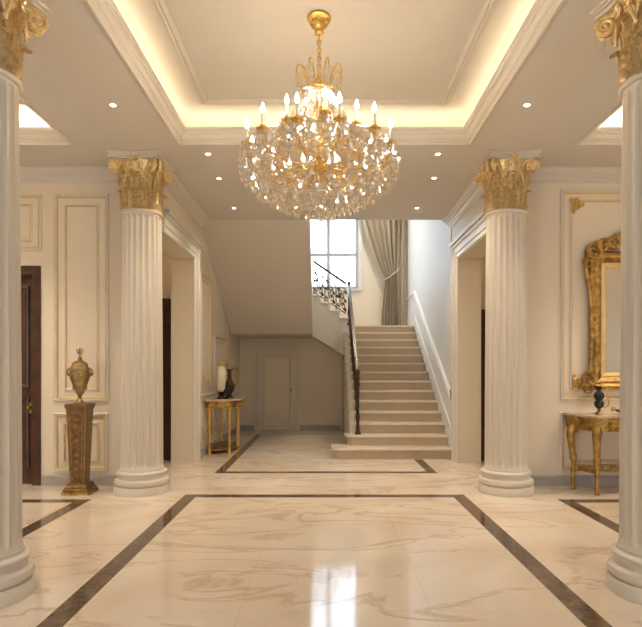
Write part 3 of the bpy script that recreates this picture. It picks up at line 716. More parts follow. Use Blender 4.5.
def add_arm(a, R, zc, zs, dip, first):
    d = V(math.cos(a), math.sin(a), 0)
    bm = B()
    pth = smoothpath([d * 0.05 + V(0, 0, zs), d * (0.05 + R * 0.18) + V(0, 0, zs - 0.02), d * R * 0.55 + V(0, 0, zs - dip), d * R * 0.85 + V(0, 0, zs - dip * 0.4), d * R * 0.99 + V(0, 0, zc - 0.09), d * R + V(0, 0, zc)], 6)
    tube(bm, pth, 0.008, 7)
    e = V(0, 0, 1); tube(bm, spiral(d * R * 0.62 + V(0, 0, zs - dip + 0.05), 0.055, 0.012, -PI / 2, 1.3, d, e, 18), 0.006, 6)
    arm = obj('arm', bm, G, ch, smooth=True)
    p = d * R + V(0, 0, zc)
    if first is None:
        bm = B(); lathe(bm, [(0, -0.02), (0.012, -0.015), (0.045, 0.0), (0.052, 0.012), (0.046, 0.012), (0.02, 0.004), (0.018, 0.02), (0.022, 0.03), (0.022, 0.04), (0, 0.04)], 18); dp_ = obj('drip_pan', bm, G, arm, smooth=True, loc=p)
        bm = B(); lathe(bm, [(0.0, 0.04), (0.0135, 0.04), (0.0135, 0.13), (0.009, 0.135), (0, 0.135)], 12); cd = obj('candle_tube', bm, M['candle'], arm, smooth=True, loc=p)
        bm = B(); lathe(bm, [(0, 0.135), (0.009, 0.137), (0.016, 0.155), (0.014, 0.172), (0.006, 0.195), (0.0, 0.212)], 12); bl = obj('flame_bulb', bm, M['bulb'], arm, smooth=True, loc=p)
        first = (dp_, cd, bl)
    else:
        for s in first:
            o = s.copy(); C.objects.link(o); o.parent = arm; o.location = p
    ends.append(p); return first
fs = None
for k in range(12): fs = add_arm(k * PI / 6 + PI / 12, 0.60, 3.33 - TZ, -1.25, 0.05, fs)
for k in range(6): fs = add_arm(k * PI / 3 + PI / 6 + 0.16, 0.33, 3.50 - TZ, -1.02, 0.06, fs)
# crystal drops (pear-shaped pendants)
def drop_bm(L=0.115, r=0.025):
    bm = B(); lathe(bm, [(0, 0), (0.005, -0.01), (r * 0.55, -L * 0.35), (r, -L * 0.66), (r * 0.75, -L * 0.86), (0, -L)], 6); return bm
spots = []
for R, zt, nn in ((0.655, -1.17, 26), (0.645, -1.27, 26), (0.57, -1.345, 24), (0.49, -1.405, 22), (0.41, -1.455, 19), (0.33, -1.495, 16), (0.25, -1.53, 13), (0.17, -1.555, 9), (0.09, -1.57, 5), (0.0, -1.58, 1)):
    for k in range(nn):
        a = 2 * PI * (k + 0.5 * (nn % 2)) / nn + R * 3; spots.append(V(R * math.cos(a), R * math.sin(a), zt + random.uniform(-0.012, 0.012)))
for p in ends:
    for k in range(4):
        a = k * PI / 2 + 0.4; spots.append(p + V(0.047 * math.cos(a), 0.047 * math.sin(a), 0.005))
for k in range(8):
    a = k * PI / 4 + PI / 8; spots.append(V(0.18 * math.cos(a), 0.18 * math.sin(a), -0.535))
spots.sort(key=lambda p: p.y)
proto = None
bms = B()
for i, p in enumerate(spots):
    if i < 100:
        if proto is None: proto = obj('crystal_drop', drop_bm(), M['drop'], ch, loc=p)
        else: o = proto.copy(); C.objects.link(o); o.location = p
        (proto if i == 0 else o).rotation_euler = (0, 0, random.uniform(0, 1))
    else:
        d = 0.025; L = 0.115; lathe(bms, [(0, 0), (0.005, -0.01), (d * 0.55, -L * 0.35), (d, -L * 0.66), (d * 0.75, -L * 0.86), (0, -L)], 6, p.x, p.y, p.z)
o = obj('crystal_drops', bms, M['drop'], ch); o['kind'] = 'stuff'
def bead(bm, p, r):
    vs = [bm.verts.new(p + Vector(q) * r) for q in ((1, 0, 0), (0, 1, 0), (-1, 0, 0), (0, -1, 0), (0, 0, 1.15), (0, 0, -1.15))]
    for i_ in range(4):
        bm.faces.new((vs[i_], vs[(i_ + 1) % 4], vs[4])); bm.faces.new((vs[(i_ + 1) % 4], vs[i_], vs[5]))
bm = B()
def strand(p0, p1, sag, step=0.026, r=0.012):
    p0 = Vector(p0); p1 = Vector(p1); nn = max(3, int((p1 - p0).length * (1 + abs(sag)) / step))
    for i_ in range(nn + 1):
        t = i_ / nn; p = p0.lerp(p1, t); p = p + V(0, 0, -sag * 4 * t * (1 - t)); bead(bm, p + V(random.uniform(-.003, .003), random.uniform(-.003, .003), 0), r * random.uniform(0.8, 1.15))
for k in range(24):
    a = k * PI / 12; d = V(math.cos(a), math.sin(a), 0)
    strand(d * 0.13 + V(0, 0, -0.63), d * 0.33 + V(0, 0, -1.0), 0.06)
    strand(d * 0.33 + V(0, 0, -0.98), d * 0.60 + V(0, 0, -1.14), 0.05)
    strand(d * 0.10 + V(0, 0, -0.66), d * 0.20 + V(0, 0, -1.15), 0.02)
    if k % 2: strand(d * 0.645 + V(0, 0, -1.26), d * 0.05 + V(0, 0, -1.57), 0.09, 0.03)
    strand(d * 0.65 + V(0, 0, -1.17), d * 0.645 + V(0, 0, -1.26), 0, 0.03)
    d2 = V(math.cos(a + PI / 24), math.sin(a + PI / 24), 0); strand(d2 * 0.12 + V(0, 0, -0.64), d2 * 0.48 + V(0, 0, -1.10), 0.07)
    strand(d * 0.62 + V(0, 0, -1.16), d * 0.22 + V(0, 0, -1.24), 0.05, 0.03)
    strand(d * 0.20 + V(0, 0, -0.50), d * 0.13 + V(0, 0, -0.72), -0.02, 0.03)
for ring, z in ((0.65, -1.165), (0.64, -1.265), (0.41, -1.45), (0.25, -1.525)):
    nn = int(2 * PI * ring / 0.026)
    for k in range(nn): a = 2 * PI * k / nn; bead(bm, V(ring * math.cos(a), ring * math.sin(a), z), 0.0105)
for i in range(12):
    strand(ends[i] + V(0, 0, -0.01), ends[(i + 1) % 12] + V(0, 0, -0.01), 0.09)
    strand(ends[i] + V(0, 0, 0.0), ends[12 + (i // 2) % 6] + V(0, 0, 0.0), 0.10)
for i in range(6): strand(ends[12 + i], ends[12 + (i + 1) % 6], 0.09)
for k in range(150):
    R = 0.56 * math.sqrt(random.random()); a = random.uniform(0, 2 * PI); zt = -0.80 - 0.30 * R / 0.5 + random.uniform(-0.1, 0.02)
    strand(V(R * math.cos(a), R * math.sin(a), zt), V(R * math.cos(a), R * math.sin(a), zt - random.uniform(0.12, 0.3)), 0)
o = obj('crystal_beads', bm, M['crystal'], ch); o['kind'] = 'stuff'
bm = B()
for ring, z in ((0.645, -1.158), (0.33, -1.405), (0.49, -1.278)):
    tube(bm, [(ring * math.cos(q * PI / 24), ring * math.sin(q * PI / 24), z) for q in range(48)], 0.005, 5, closed=True)
for k in range(6):
    a = k * PI / 3; d = V(math.cos(a), math.sin(a), 0); tube(bm, smoothpath([d * 0.07 + V(0, 0, -1.27), d * 0.33 + V(0, 0, -1.405), d * 0.49 + V(0, 0, -1.278), d * 0.645 + V(0, 0, -1.158)], 5), 0.004, 5)
obj('basket_frame', bm, G, ch, smooth=True)

# ------------------------------------------------------------------ recessed downlights
DL = [(113, 105, 'recessed downlight in the ceiling beside the left edge of the chandelier tray'),
      (527, 105, 'recessed downlight in the ceiling beside the right edge of the chandelier tray'),
      (208, 154, 'recessed downlight just behind the left rear corner of the chandelier tray'),
      (438, 154, 'recessed downlight just behind the right rear corner of the chandelier tray'),
      (219, 178.5, 'middle downlight of the left ceiling row leading to the stairs'),
      (434, 178, 'middle downlight of the right ceiling row leading to the stairs'),
      (234, 208, 'farthest left downlight, just in front of the sloping stair soffit'),
      (417, 208, 'farthest right downlight, just in front of the curtained stairwell')]
d0 = None; lamps = []
for px, py, lb in DL:
    Y = (HC - EYE) * F / (VY - py); p = (wx(px, Y), Y, HC)
    if d0 is None:
        d0 = thing('downlight', lb, 'ceiling light', p, 0, 'recessed downlights')
        bm = B(); lathe(bm, [(0.027, -0.002), (0.04, -0.006), (0.045, 0.0), (0.027, 0.0)], 24); obj('trim_ring', bm, M['white'], d0, smooth=True)
        bm = B(); lathe(bm, [(0, -0.004), (0.027, -0.004), (0.027, 0.0), (0, 0.0)], 20); obj('lens', bm, M['spot'], d0)
    else: dup(d0, p, 0, lb)
    lamps.append(p)
for x, y, lb in ((-2.05, 1.2, 'left of the near ceiling'), (2.05, 1.2, 'right of the near ceiling'), (-4.6, 6.1, 'added out of view over the outer end of the urn wall'), (4.75, 6.1, 'added out of view over the outer end of the mirror wall')):  # outer pair added out of view to brighten the facing walls
    dup(d0, (x, y, HC), 0, 'recessed downlight ' + lb); lamps.append((x, y, HC))

# ------------------------------------------------------------------ pedestal and urn
PX, PY = wx(78.5, 6.88), 6.90
pd = thing('pedestal', 'tapering inlaid wood pedestal with gilt edges carrying the bronze urn', 'pedestal', (PX + 0.01, PY, 0)); pd.scale = (0.84, 0.84, 0.97)
bm = B()
for a, z0, z1 in ((0.20, 0, 0.035), (0.18, 0.045, 0.075), (0.155, 0.085, 0.115)): box(bm, -a, a, -a * 0.92, a * 0.92, z0, z1, bev=0.006)
for a, z0, z1 in ((0.185, 0.035, 0.045), (0.16, 0.075, 0.085), (0.14, 0.115, 0.135)): box(bm, -a, a, -a * 0.92, a * 0.92, z0, z1, 1)
obj('base', bm, None, pd, mats=[M['oldgold'], M['walnut']])
PH = 1.135
def frustum(bm, w0, w1, d0_, d1_, z0, z1):
    vs = [bm.verts.new(p) for p in ((-w0, -d0_, z0), (w0, -d0_, z0), (w0, d0_, z0), (-w0, d0_, z0), (-w1, -d1_, z1), (w1, -d1_, z1), (w1, d1_, z1), (-w1, d1_, z1))]
    for q in ((0, 3, 2, 1), (4, 5, 6, 7), (0, 1, 5, 4), (1, 2, 6, 5), (2, 3, 7, 6), (3, 0, 4, 7)): bm.faces.new([vs[i] for i in q])
bm = B(); frustum(bm, 0.10, 0.138, 0.095, 0.14, 0.135, PH - 0.07); obj('shaft', bm, M['walnut'], pd)
bm = B()
A = [(-0.062, -0.106, 0.17), (0.062, -0.106, 0.17), (0.09, -0.1415, PH - 0.12), (-0.09, -0.1415, PH - 0.12)]
vs = [bm.verts.new(p) for p in A] + [bm.verts.new((p[0], p[1] + 0.012, p[2])) for p in A]
bm.faces.new(vs[:4]); bm.faces.new(vs[4:][::-1])
for i in range(4): bm.faces.new((vs[i], vs[(i + 1) % 4], vs[4 + (i + 1) % 4], vs[4 + i]))
obj('front_panel', bm, M['burl'], pd)
bm = B()
tube(bm, A, 0.0055, 6, closed=True)
for s in (-1, 1): tube(bm, [(s * 0.099, -0.095, 0.135), (s * 0.137, -0.139, PH - 0.07)], 0.008, 6)
for k in range(9):
    t = (k + 0.6) / 9.4; y = -0.107 - 0.0345 * t; z = 0.17 + t * (PH - 0.29); w = 0.03 + 0.02 * t
    for s in (-1, 1): tube(bm, spiral((s * w * 0.5, y, z), w * 0.55, 0.004, PI / 2, 1.2 * s, V(1, 0, 0), V(0, 0.04, 1), 12), 0.0038, 5)
obj('gilt_mount', bm, M['oldgold'], pd, smooth=True)
bm = B(); box(bm, -0.148, 0.148, -0.15, 0.15, PH - 0.07, PH - 0.045, bev=0.005); box(bm, -0.163, 0.163, -0.16, 0.16, PH - 0.045, PH - 0.02, bev=0.006); box(bm, -0.156, 0.156, -0.154, 0.154, PH - 0.02, PH, bev=0.004)
obj('top_slab', bm, M['walnut'], pd)
un = thing('urn', 'lidded bronze urn with a tall finial standing on the wooden pedestal', 'urn', (PX + 0.008, PY, PH * 0.97)); un.scale = (0.9, 0.9, 1.04)
bm = B(); lathe(bm, [(0, 0), (0.075, 0), (0.075, 0.014), (0.055, 0.022), (0.03, 0.05), (0.022, 0.07), (0.035, 0.082), (0.022, 0.092)], 28); obj('foot', bm, M['bronze'], un, smooth=True)
bm = B(); lathe(bm, [(0.02, 0.09), (0.045, 0.115), (0.085, 0.19), (0.118, 0.28), (0.13, 0.335), (0.132, 0.36), (0.125, 0.372), (0.135, 0.38), (0.135, 0.392), (0.12, 0.40)], 32)
for k in range(14):
    a = 2 * PI * k / 14; d = V(math.cos(a), math.sin(a), 0); e = V(-d.y, d.x, 0)
    tube(bm, spiral(d * 0.122 + V(0, 0, 0.295), 0.026, 0.006, 0, 1.2 * (1 if k % 2 else -1), e, V(0, 0, 1) + d * 0.25, 12), 0.005, 5)
    blob(bm, d * 0.085 + V(0, 0, 0.19), 0.017, 0.8, 0.8, 1.8)
    blob(bm, d * 0.133 + V(0, 0, 0.35), 0.012)
obj('body', bm, M['bronze'], un, smooth=True)
bm = B(); lathe(bm, [(0.122, 0.40), (0.115, 0.43), (0.105, 0.445), (0.10, 0.475), (0.07, 0.495), (0.035, 0.51), (0.022, 0.525), (0.03, 0.54), (0.018, 0.555), (0.015, 0.575), (0, 0.58)], 28); obj('lid', bm, M['bronze'], un, smooth=True)
bm = B(); lathe(bm, [(0.014, 0.57), (0.022, 0.585), (0.02, 0.61), (0.01, 0.635), (0.014, 0.65), (0, 0.675)], 12)
for k in range(4):
    a = k * PI / 2; d = V(math.cos(a), math.sin(a), 0); tube(bm, smoothpath([d * 0.012 + V(0, 0, 0.585), d * 0.035 + V(0, 0, 0.605), d * 0.045 + V(0, 0, 0.635), d * 0.038 + V(0, 0, 0.648)], 4), [0.009] * 6 + [0.007] * 7, 6)
obj('finial', bm, M['bronze'], un, smooth=True)
for s in (-1, 1):
    bm = B(); tube(bm, smoothpath([(s * 0.125, 0, 0.33), (s * 0.165, 0, 0.335), (s * 0.175, 0, 0.375), (s * 0.15, 0, 0.41), (s * 0.115, 0, 0.415)], 5), 0.011, 7); blob(bm, (s * 0.168, 0, 0.35), 0.02, 1, 1, 1.2); obj('handle', bm, M['bronze'], un, smooth=True)

# ------------------------------------------------------------------ gilt console table and mirror (right)
TX, TH = 4.02, wz(413, 6.80) - 0.03
ct = thing('console_table', 'carved gilt console table with marble top under the gilt mirror', 'table', (TX, 7.02, 0))
hw = 0.90
def ctop(w, f, b_):
    pts = [(w, b_), (-w, b_)]
    P2 = smoothpath([V(-w, b_ - 0.02, 0), V(-w + 0.01, b_ - 0.2, 0), V(-w + 0.10, f + 0.10, 0), V(-w + 0.22, f + 0.02, 0), V(-w * 0.5, f + 0.03, 0), V(0, f - 0.02, 0), V(w * 0.5, f + 0.03, 0), V(w - 0.22, f + 0.02, 0), V(w - 0.10, f + 0.10, 0), V(w - 0.01, b_ - 0.2, 0), V(w, b_ - 0.02, 0)], 5)
    return pts + [(p.x, p.y) for p in P2]
bm = B(); prism(bm, ctop(hw, -0.34, 0.30), 'z', TH - 0.025, TH); obj('table_top', bm, M['riser'], ct)
bm = B(); prism(bm, ctop(hw - 0.035, -0.31, 0.29), 'z', TH - 0.19, TH - 0.025); prism(bm, ctop(hw - 0.015, -0.33, 0.295), 'z', TH - 0.055, TH - 0.036)
ap = obj('apron', bm, M['oldgold'], ct)
bm = B()
for cx in (-0.44, 0.0, 0.44):
    for s in (-1, 1):
        tube(bm, spiral((cx + s * 0.07, -0.315 - (0.02 if cx == 0 else -0.03), TH - 0.10), 0.045, 0.008, PI / 2, 1.5 * s, V(1.3, 0, 0), V(0, 0, 0.9), 18), 0.009, 6)
        tube(bm, smoothpath([(cx + s * 0.07, -0.30, TH - 0.06), (cx + s * 0.2, -0.295, TH - 0.075), (cx + s * 0.27, -0.29, TH - 0.12)], 5), 0.008, 6)
    for q in range(6): blob(bm, (cx + 0.025 * math.cos(q * PI / 3), -0.325, TH - 0.10 + 0.025 * math.sin(q * PI / 3)), 0.016)
    # hanging shell under the apron
    for q in range(5): tube(bm, [(cx, -0.31, TH - 0.14), (cx + (q - 2) * 0.035, -0.315, TH - 0.20 + abs(q - 2) * 0.016)], [0.008, 0.014], 6)
obj('apron_carving', bm, M['gold'], ct, smooth=True)
def cleg(x, y, sx, sy):
    bm = B()
    P_ = smoothpath([(x, y, TH - 0.15), (x + sx * 0.035, y + sy * 0.03, TH - 0.25), (x + sx * 0.02, y + sy * 0.02, TH - 0.42), (x - sx * 0.012, y - sy * 0.01, TH - 0.60), (x - sx * 0.004, y, 0.3), (x + sx * 0.004, y, 0.14), (x, y, 0.035)], 5)
    nn = len(P_); rr = []
    for i_ in range(nn):
        t = i_ / (nn - 1)
        r = 0.052 if t < 0.15 else 0.052 - 0.028 * min(1, (t - 0.15) / 0.45)
        if 0.42 < t < 0.5: r += 0.012
        if 0.7 < t < 0.76: r += 0.008
        rr.append(r)
    tube(bm, P_, rr, 10)
    lathe(bm, [(0, 0), (0.026, 0), (0.034, 0.012), (0.034, 0.03), (0.022, 0.045), (0.02, 0.06)], 12, x, y, 0)
    for s in (-1, 1): tube(bm, spiral((x + s * 0.03, y + sy * 0.02, TH - 0.21), 0.04, 0.008, PI / 2, 1.3 * s, V(1, 0, 0), V(0, 0, 1), 14), 0.011, 6)
    for q in range(3): blob(bm, (x + sx * 0.03, y + sy * 0.05, TH - 0.24 - q * 0.05), 0.024 - 0.004 * q, 1, 0.7, 1.4)
    return bm
for x, y, sx, sy in ((-0.86, 0.10, -1, -0.3), (-0.735, -0.27, -0.5, -1), (0.735, -0.27, 0.5, -1), (0.86, 0.10, 1, -0.3)): obj('leg', cleg(x, y, sx, sy), M['oldgold'], ct, smooth=True)
bm = B(); box(bm, -0.85, 0.85, 0.06, 0.13, 0.235, 0.31, bev=0.01)
for s in (-1, 1): tube(bm, [(s * 0.735, -0.26, 0.27), (s * 0.80, 0.08, 0.27)], 0.022, 8)
for k in range(17): blob(bm, (-0.8 + k * 0.1, 0.055, 0.272), 0.018)
obj('stretcher', bm, M['oldgold'], ct, smooth=False)

mr = thing('mirror', 'ornate gilt-framed wall mirror above the carved gilt console table', 'mirror', (wx(587, 7.3) + 0.64, WY - 0.02, wz(388, WY)))
MW, MH = 0.60, wz(252, WY) - wz(388, WY)
bm = B(); ringp = [(-MW, 0, 0), (MW, 0, 0), (MW, 0, MH), (-MW, 0, MH)]
sweep(bm, ringp, (0, -1, 0), [(0, 0), (0, 0.05), (0.03, 0.075), (0.06, 0.06), (0.09, 0.07), (0.13, 0.05), (0.15, 0.03), (0.15, 0)], True); obj('frame', bm, M['oldgold'], mr)
bm = B(); k = 0.15; sweep(bm, [(-MW + k, 0, k), (MW - k, 0, k), (MW - k, 0, MH - k), (-MW + k, 0, MH - k)], (0, -1, 0), [(0, 0), (0, 0.035), (0.012, 0.042), (0.06, 0.022), (0.068, 0.03), (0.075, 0)], True); obj('inner_frame', bm, M['line'], mr)
k = 0.225; bm = B(); box(bm, -MW + k - 0.02, MW - k + 0.02, -0.016, -0.008, k - 0.02, MH - k + 0.02); obj('mirror_glass', bm, M['mirror'], mr)
bm = B(); random.seed(3)
def scr(cx, cz, r, a0, tr, rad=0.02): tube(bm, spiral((cx, -0.06, cz), r, r * 0.15, a0, tr, V(1, 0, 0), V(0, 0, 1), 18), [rad * (1 - 0.5 * i / 18) for i in range(19)], 7)
for s in (-1, 1):
    scr(s * (MW - 0.04), MH - 0.02, 0.12, PI / 2, 1.4 * s, 0.03); scr(s * (MW - 0.16), MH + 0.06, 0.10, 0, -1.4 * s, 0.026)
    scr(s * (MW - 0.30), MH + 0.10, 0.10, PI / 2, 1.4 * s, 0.026); scr(s * (MW - 0.42), MH + 0.16, 0.09, 0, -1.3 * s, 0.024); scr(s * 0.09, MH + 0.20, 0.10, PI / 2, 1.4 * s, 0.026)
    tube(bm, smoothpath([(s * (MW + 0.05), -0.05, MH - 0.10), (s * (MW + 0.02), -0.055, MH + 0.06), (s * (MW - 0.2), -0.055, MH + 0.14), (s * (MW - 0.38), -0.055, MH + 0.2), (s * 0.1, -0.055, MH + 0.32), (0, -0.055, MH + 0.34)], 6), 0.024, 7)
    tube(bm, smoothpath([(s * (MW + 0.06), -0.05, MH - 0.12), (s * (MW + 0.05), -0.05, MH - 0.3), (s * (MW + 0.0), -0.05, MH - 0.55), (s * (MW - 0.02), -0.05, MH * 0.45), (s * (MW + 0.0), -0.05, 0.2)], 6), 0.028, 7)
    scr(s * (MW + 0.03), MH - 0.16, 0.07, PI / 2, -1.4 * s, 0.022)
    scr(s * (MW + 0.02), 0.13, 0.10, -PI / 2, 1.4 * s, 0.028); scr(s * (MW + 0.04), 0.0, 0.08, PI / 2, 1.3 * s, 0.024); scr(s * (MW - 0.10), 0.04, 0.07, 0, 1.3 * s, 0.02)
    for q in range(16): blob(bm, (s * (MW - 0.05 + random.uniform(-0.03, 0.03)), -0.075, 0.2 + q * (MH - 0.4) / 15), random.uniform(0.018, 0.03), 1, 0.6, 1.3)
    for q in range(12): blob(bm, (s * random.uniform(0.05, MW - 0.05), -0.07, MH + random.uniform(0, 0.1)), random.uniform(0.02, 0.035), 1, 0.7, 1)
for q in range(7):
    a = PI * q / 6; tube(bm, [(0, -0.07, MH + 0.2), (0.13 * math.cos(a), -0.07, MH + 0.24 + 0.14 * math.sin(a))], [0.014, 0.026], 7)
obj('carving', bm, M['oldgold'], mr, smooth=True)

# ornaments on the right console
ew = thing('ewer', 'black glazed ewer with gilt mounts and handle on the gilt console', 'ewer', (wx(599, 6.98), 6.98, TH))
bm = B(); lathe(bm, [(0.0, 0.0), (0.05, 0), (0.05, 0.015), (0.03, 0.03), (0.018, 0.05), (0.026, 0.062), (0.018, 0.072)], 20); obj('foot', bm, M['oldgold'], ew, smooth=True)
bm = B(); lathe(bm, [(0.016, 0.07), (0.04, 0.085), (0.058, 0.12), (0.055, 0.155), (0.036, 0.175), (0.05, 0.195), (0.063, 0.225), (0.056, 0.26), (0.03, 0.285), (0.02, 0.30), (0.024, 0.315)], 24); obj('body', bm, M['black'], ew, smooth=True)
bm = B(); lathe(bm, [(0.02, 0.31), (0.036, 0.325), (0.042, 0.345), (0.036, 0.345), (0.02, 0.32)], 20); tube(bm, [(-0.03, 0, 0.335), (-0.065, 0, 0.36)], [0.018, 0.008], 8); obj('spout', bm, M['black'], ew, smooth=True)
bm = B(); tube(bm, smoothpath([(0.03, 0, 0.33), (0.085, 0, 0.35), (0.12, 0, 0.30), (0.10, 0, 0.24), (0.115, 0, 0.18), (0.125, 0, 0.13), (0.09, 0, 0.09), (0.05, 0, 0.10)], 6), 0.0105, 8); tube(bm, spiral((0.10, 0, 0.28), 0.03, 0.006, 0, 1.3, V(1, 0, 0), V(0, 0, 1), 14), 0.007, 6); obj('handle', bm, M['gold'], ew, smooth=True)
bw = thing('dish', 'low gilt scrolled dish on the gilt console beside the black ewer', 'dish', (wx(623, 6.98), 6.98, TH))
bm = B(); lathe(bm, [(0, 0), (0.05, 0), (0.04, 0.02), (0.08, 0.035), (0.11, 0.06), (0.105, 0.064), (0.07, 0.042), (0, 0.038)], 28); obj('bowl', bm, M['oldgold'], bw, smooth=True)
for s in (-1, 1):
    bm = B(); tube(bm, spiral((s * 0.115, 0, 0.07), 0.03, 0.008, -PI / 2, 1.3 * s, V(1, 0, 0), V(0, 0, 1), 14), 0.009, 6); obj('handle', bm, M['gold'], bw, smooth=True)

# ------------------------------------------------------------------ left console table with ornaments
LX, LY, LH = -WX + 0.03, 10.68, 0.99
lt = thing('console_table', 'small half-round gilt console table against the left wall by the recess', 'table', (LX, LY, 0))
def half(w, d):
    pts = [(0, w), (0, -w)]
    for k in range(17):
        a = -PI / 2 + PI * k / 16; c, s_ = math.cos(a), math.sin(a)
        pts.append((d * abs(c) ** 0.55, w * (abs(s_) ** 0.7) * (1 if s_ > 0 else -1)))
    return pts[:2] + pts[3:-1]
bm = B(); prism(bm, half(0.70, 0.56), 'z', LH - 0.035, LH); obj('table_top', bm, M['riser'], lt)
bm = B(); prism(bm, half(0.67, 0.53), 'z', LH - 0.15, LH - 0.035); prism(bm, half(0.685, 0.545), 'z', LH - 0.055, LH - 0.036); obj('apron', bm, M['oldgold'], lt)
bm = B()
for k in range(-3, 4):
    y = k * 0.16
    for s in (-1, 1): tube(bm, spiral((0.535, y + s * 0.04, LH - 0.10), 0.035, 0.006, PI / 2, 1.3 * s, V(0, 1, 0), V(0, 0, 1), 14), 0.007, 6)
for k in range(3):
    x = 0.1 + k * 0.15
    for s in (-1, 1): tube(bm, spiral((x + s * 0.03, -0.672, LH - 0.10), 0.033, 0.006, PI / 2, 1.3 * s, V(1, 0, 0), V(0, 0, 1), 14), 0.007, 6)
obj('apron_carving', bm, M['gold'], lt, smooth=True)
def sleg(x, y):
    bm = B(); lathe(bm, [(0, 0), (0.032, 0), (0.036, 0.02), (0.026, 0.045), (0.034, 0.06), (0.034, 0.09), (0.02, 0.11), (0.018, 0.13), (0.03, LH - 0.30), (0.036, LH - 0.26), (0.026, LH - 0.24), (0.036, LH - 0.2), (0.04, LH - 0.15), (0, LH - 0.15)], 14, x, y, 0); return bm
legs = [(0.05, -0.60), (0.40, -0.55), (0.46, 0.0), (0.40, 0.55), (0.05, 0.60)]
for x, y in legs: obj('leg', sleg(x, y), M['gold'], lt, smooth=True)
bm = B(); prism(bm, half(0.60, 0.44), 'z', 0.062, 0.088); obj('lower_shelf', bm, M['oldgold'], lt)
lm = thing('lantern', 'ivory cylinder candle lantern with gilt rim on the left console', 'lantern', (wx(221.5, 10.35), 10.35, LH))
bm = B(); lathe(bm, [(0, 0), (0.085, 0), (0.085, 0.015), (0.06, 0.03), (0.045, 0.07), (0.06, 0.10), (0.08, 0.115), (0.08, 0.13), (0, 0.13)], 24); obj('base', bm, M['darkbronze'], lm, smooth=True)
bm = B(); lathe(bm, [(0, 0.13), (0.075, 0.13), (0.075, 0.66), (0.068, 0.66), (0.068, 0.62), (0, 0.62)], 28); obj('candle', bm, M['candle'], lm, smooth=True)
bm = B(); lathe(bm, [(0.076, 0.60), (0.082, 0.60), (0.082, 0.66), (0.076, 0.66)], 28); lathe(bm, [(0.076, 0.13), (0.082, 0.13), (0.082, 0.16), (0.076, 0.16)], 28); obj('rim', bm, M['gold'], lm, smooth=True)
eg = thing('ewer', 'dark bronze ewer with curling handle beside the ivory lantern', 'ewer', (wx(229.5, 10.62), 10.62, LH))
bm = B(); lathe(bm, [(0, 0), (0.075, 0), (0.08, 0.02), (0.06, 0.04), (0.035, 0.06), (0.05, 0.09), (0.085, 0.15), (0.10, 0.21), (0.095, 0.26), (0.06, 0.32), (0.04, 0.36), (0.034, 0.46), (0.04, 0.50), (0.055, 0.54), (0.05, 0.545), (0.03, 0.50), (0, 0.49)], 24); obj('body', bm, M['darkbronze'], eg, smooth=True)
bm = B(); tube(bm, smoothpath([(0.04, 0, 0.50), (0.10, 0, 0.62), (0.14, 0, 0.56), (0.11, 0, 0.44), (0.15, 0, 0.32), (0.10, 0, 0.22)], 6), 0.015, 8); tube(bm, spiral((0.10, 0, 0.56), 0.045, 0.008, 0, 1.4, V(1, 0, 0), V(0, 0, 1), 16), 0.010, 6); obj('handle', bm, M['oldgold'], eg, smooth=True)
bm = B(); tube(bm, smoothpath([(-0.03, 0, 0.51), (-0.06, 0, 0.58), (-0.03, 0, 0.66), (-0.06, 0, 0.71)], 6), [0.022] * 6 + [0.016] * 6 + [0.010] * 7, 8); obj('spout', bm, M['bronze'], eg, smooth=True)
vs_ = thing('vase', 'slim dark vase at the near end of the left console', 'vase', (wx(227, 10.25), 10.22, LH))
bm = B(); lathe(bm, [(0, 0), (0.045, 0), (0.045, 0.012), (0.025, 0.03), (0.03, 0.05), (0.055, 0.10), (0.058, 0.14), (0.035, 0.19), (0.024, 0.22), (0.036, 0.25), (0.03, 0.25), (0.018, 0.22), (0, 0.21)], 20); obj('body', bm, M['black'], vs_, smooth=True)

# ------------------------------------------------------------------ curtain
random.seed(11)
CY = BY - 0.16
def cpx(px): return wx(px, CY)
cu = thing('curtain', 'taupe drape tied back beside the landing window', 'curtain', (cpx(390), CY, LZ))
zt, zb = 5.9, LZ + 0.012; zk = wz(278, CY)
bm = B(); NU, NV = 120, 60; rows = []
ztop_vis = wz(219, CY)
for j in range(NV + 1):
    z = zb + (zt - zb) * j / NV
    if z >= zk:
        t = min(1, (z - zk) / (ztop_vis - zk)); e = t ** 0.75
        l = 385 + (361.5 - 385) * e; m_ = 396.5 + (398.5 - 396.5) * e
        if z > ztop_vis: l -= (z - ztop_vis) * 5
        amp = 0.04 + 0.035 * t
    else:
        t = min(1, (zk - z) / (zk - wz(326, CY))); e = t ** 0.7
        l = 385 + (380.5 - 385) * e; m_ = 396.5 + (398 - 396.5) * e; amp = 0.04 + 0.025 * t
    row = []
    for i in range(NU + 1):
        u = i / NU
        px_ = l + (m_ - l) * u / 0.8 if u < 0.8 else m_ + (404 - m_) * (u - 0.8) / 0.2
        ph = u * 7.5 * 2 * PI + 0.5 * math.sin(u * 9)
        y = -amp * (math.sin(ph) + 0.25 * math.sin(2.3 * ph + 1)) * (1 if u < 0.8 else 0.7)
        row.append(bm.verts.new((cpx(px_) - cu.location.x, y, z - LZ)))
    rows.append(row)
for j in range(NV):
    for i in range(NU): bm.faces.new((rows[j][i], rows[j][i + 1], rows[j + 1][i + 1], rows[j + 1][i]))
bmesh.ops.solidify(bm, geom=list(bm.faces), thickness=0.006)
obj('drape', bm, M['curtain'], cu, smooth=True)
bm = B(); lx = lambda px: cpx(px) - cu.location.x
tube(bm, smoothpath([(lx(384), 0.02, zk - LZ - 0.03), (lx(386), -0.10, zk - LZ - 0.04), (lx(391), -0.12, zk - LZ + 0.05), (lx(396.5), -0.11, zk - LZ + 0.17), (lx(399.5), -0.04, zk - LZ + 0.27), (lx(401), 0.12, zk - LZ + 0.30)], 6), 0.022, 8, flat=0.6)
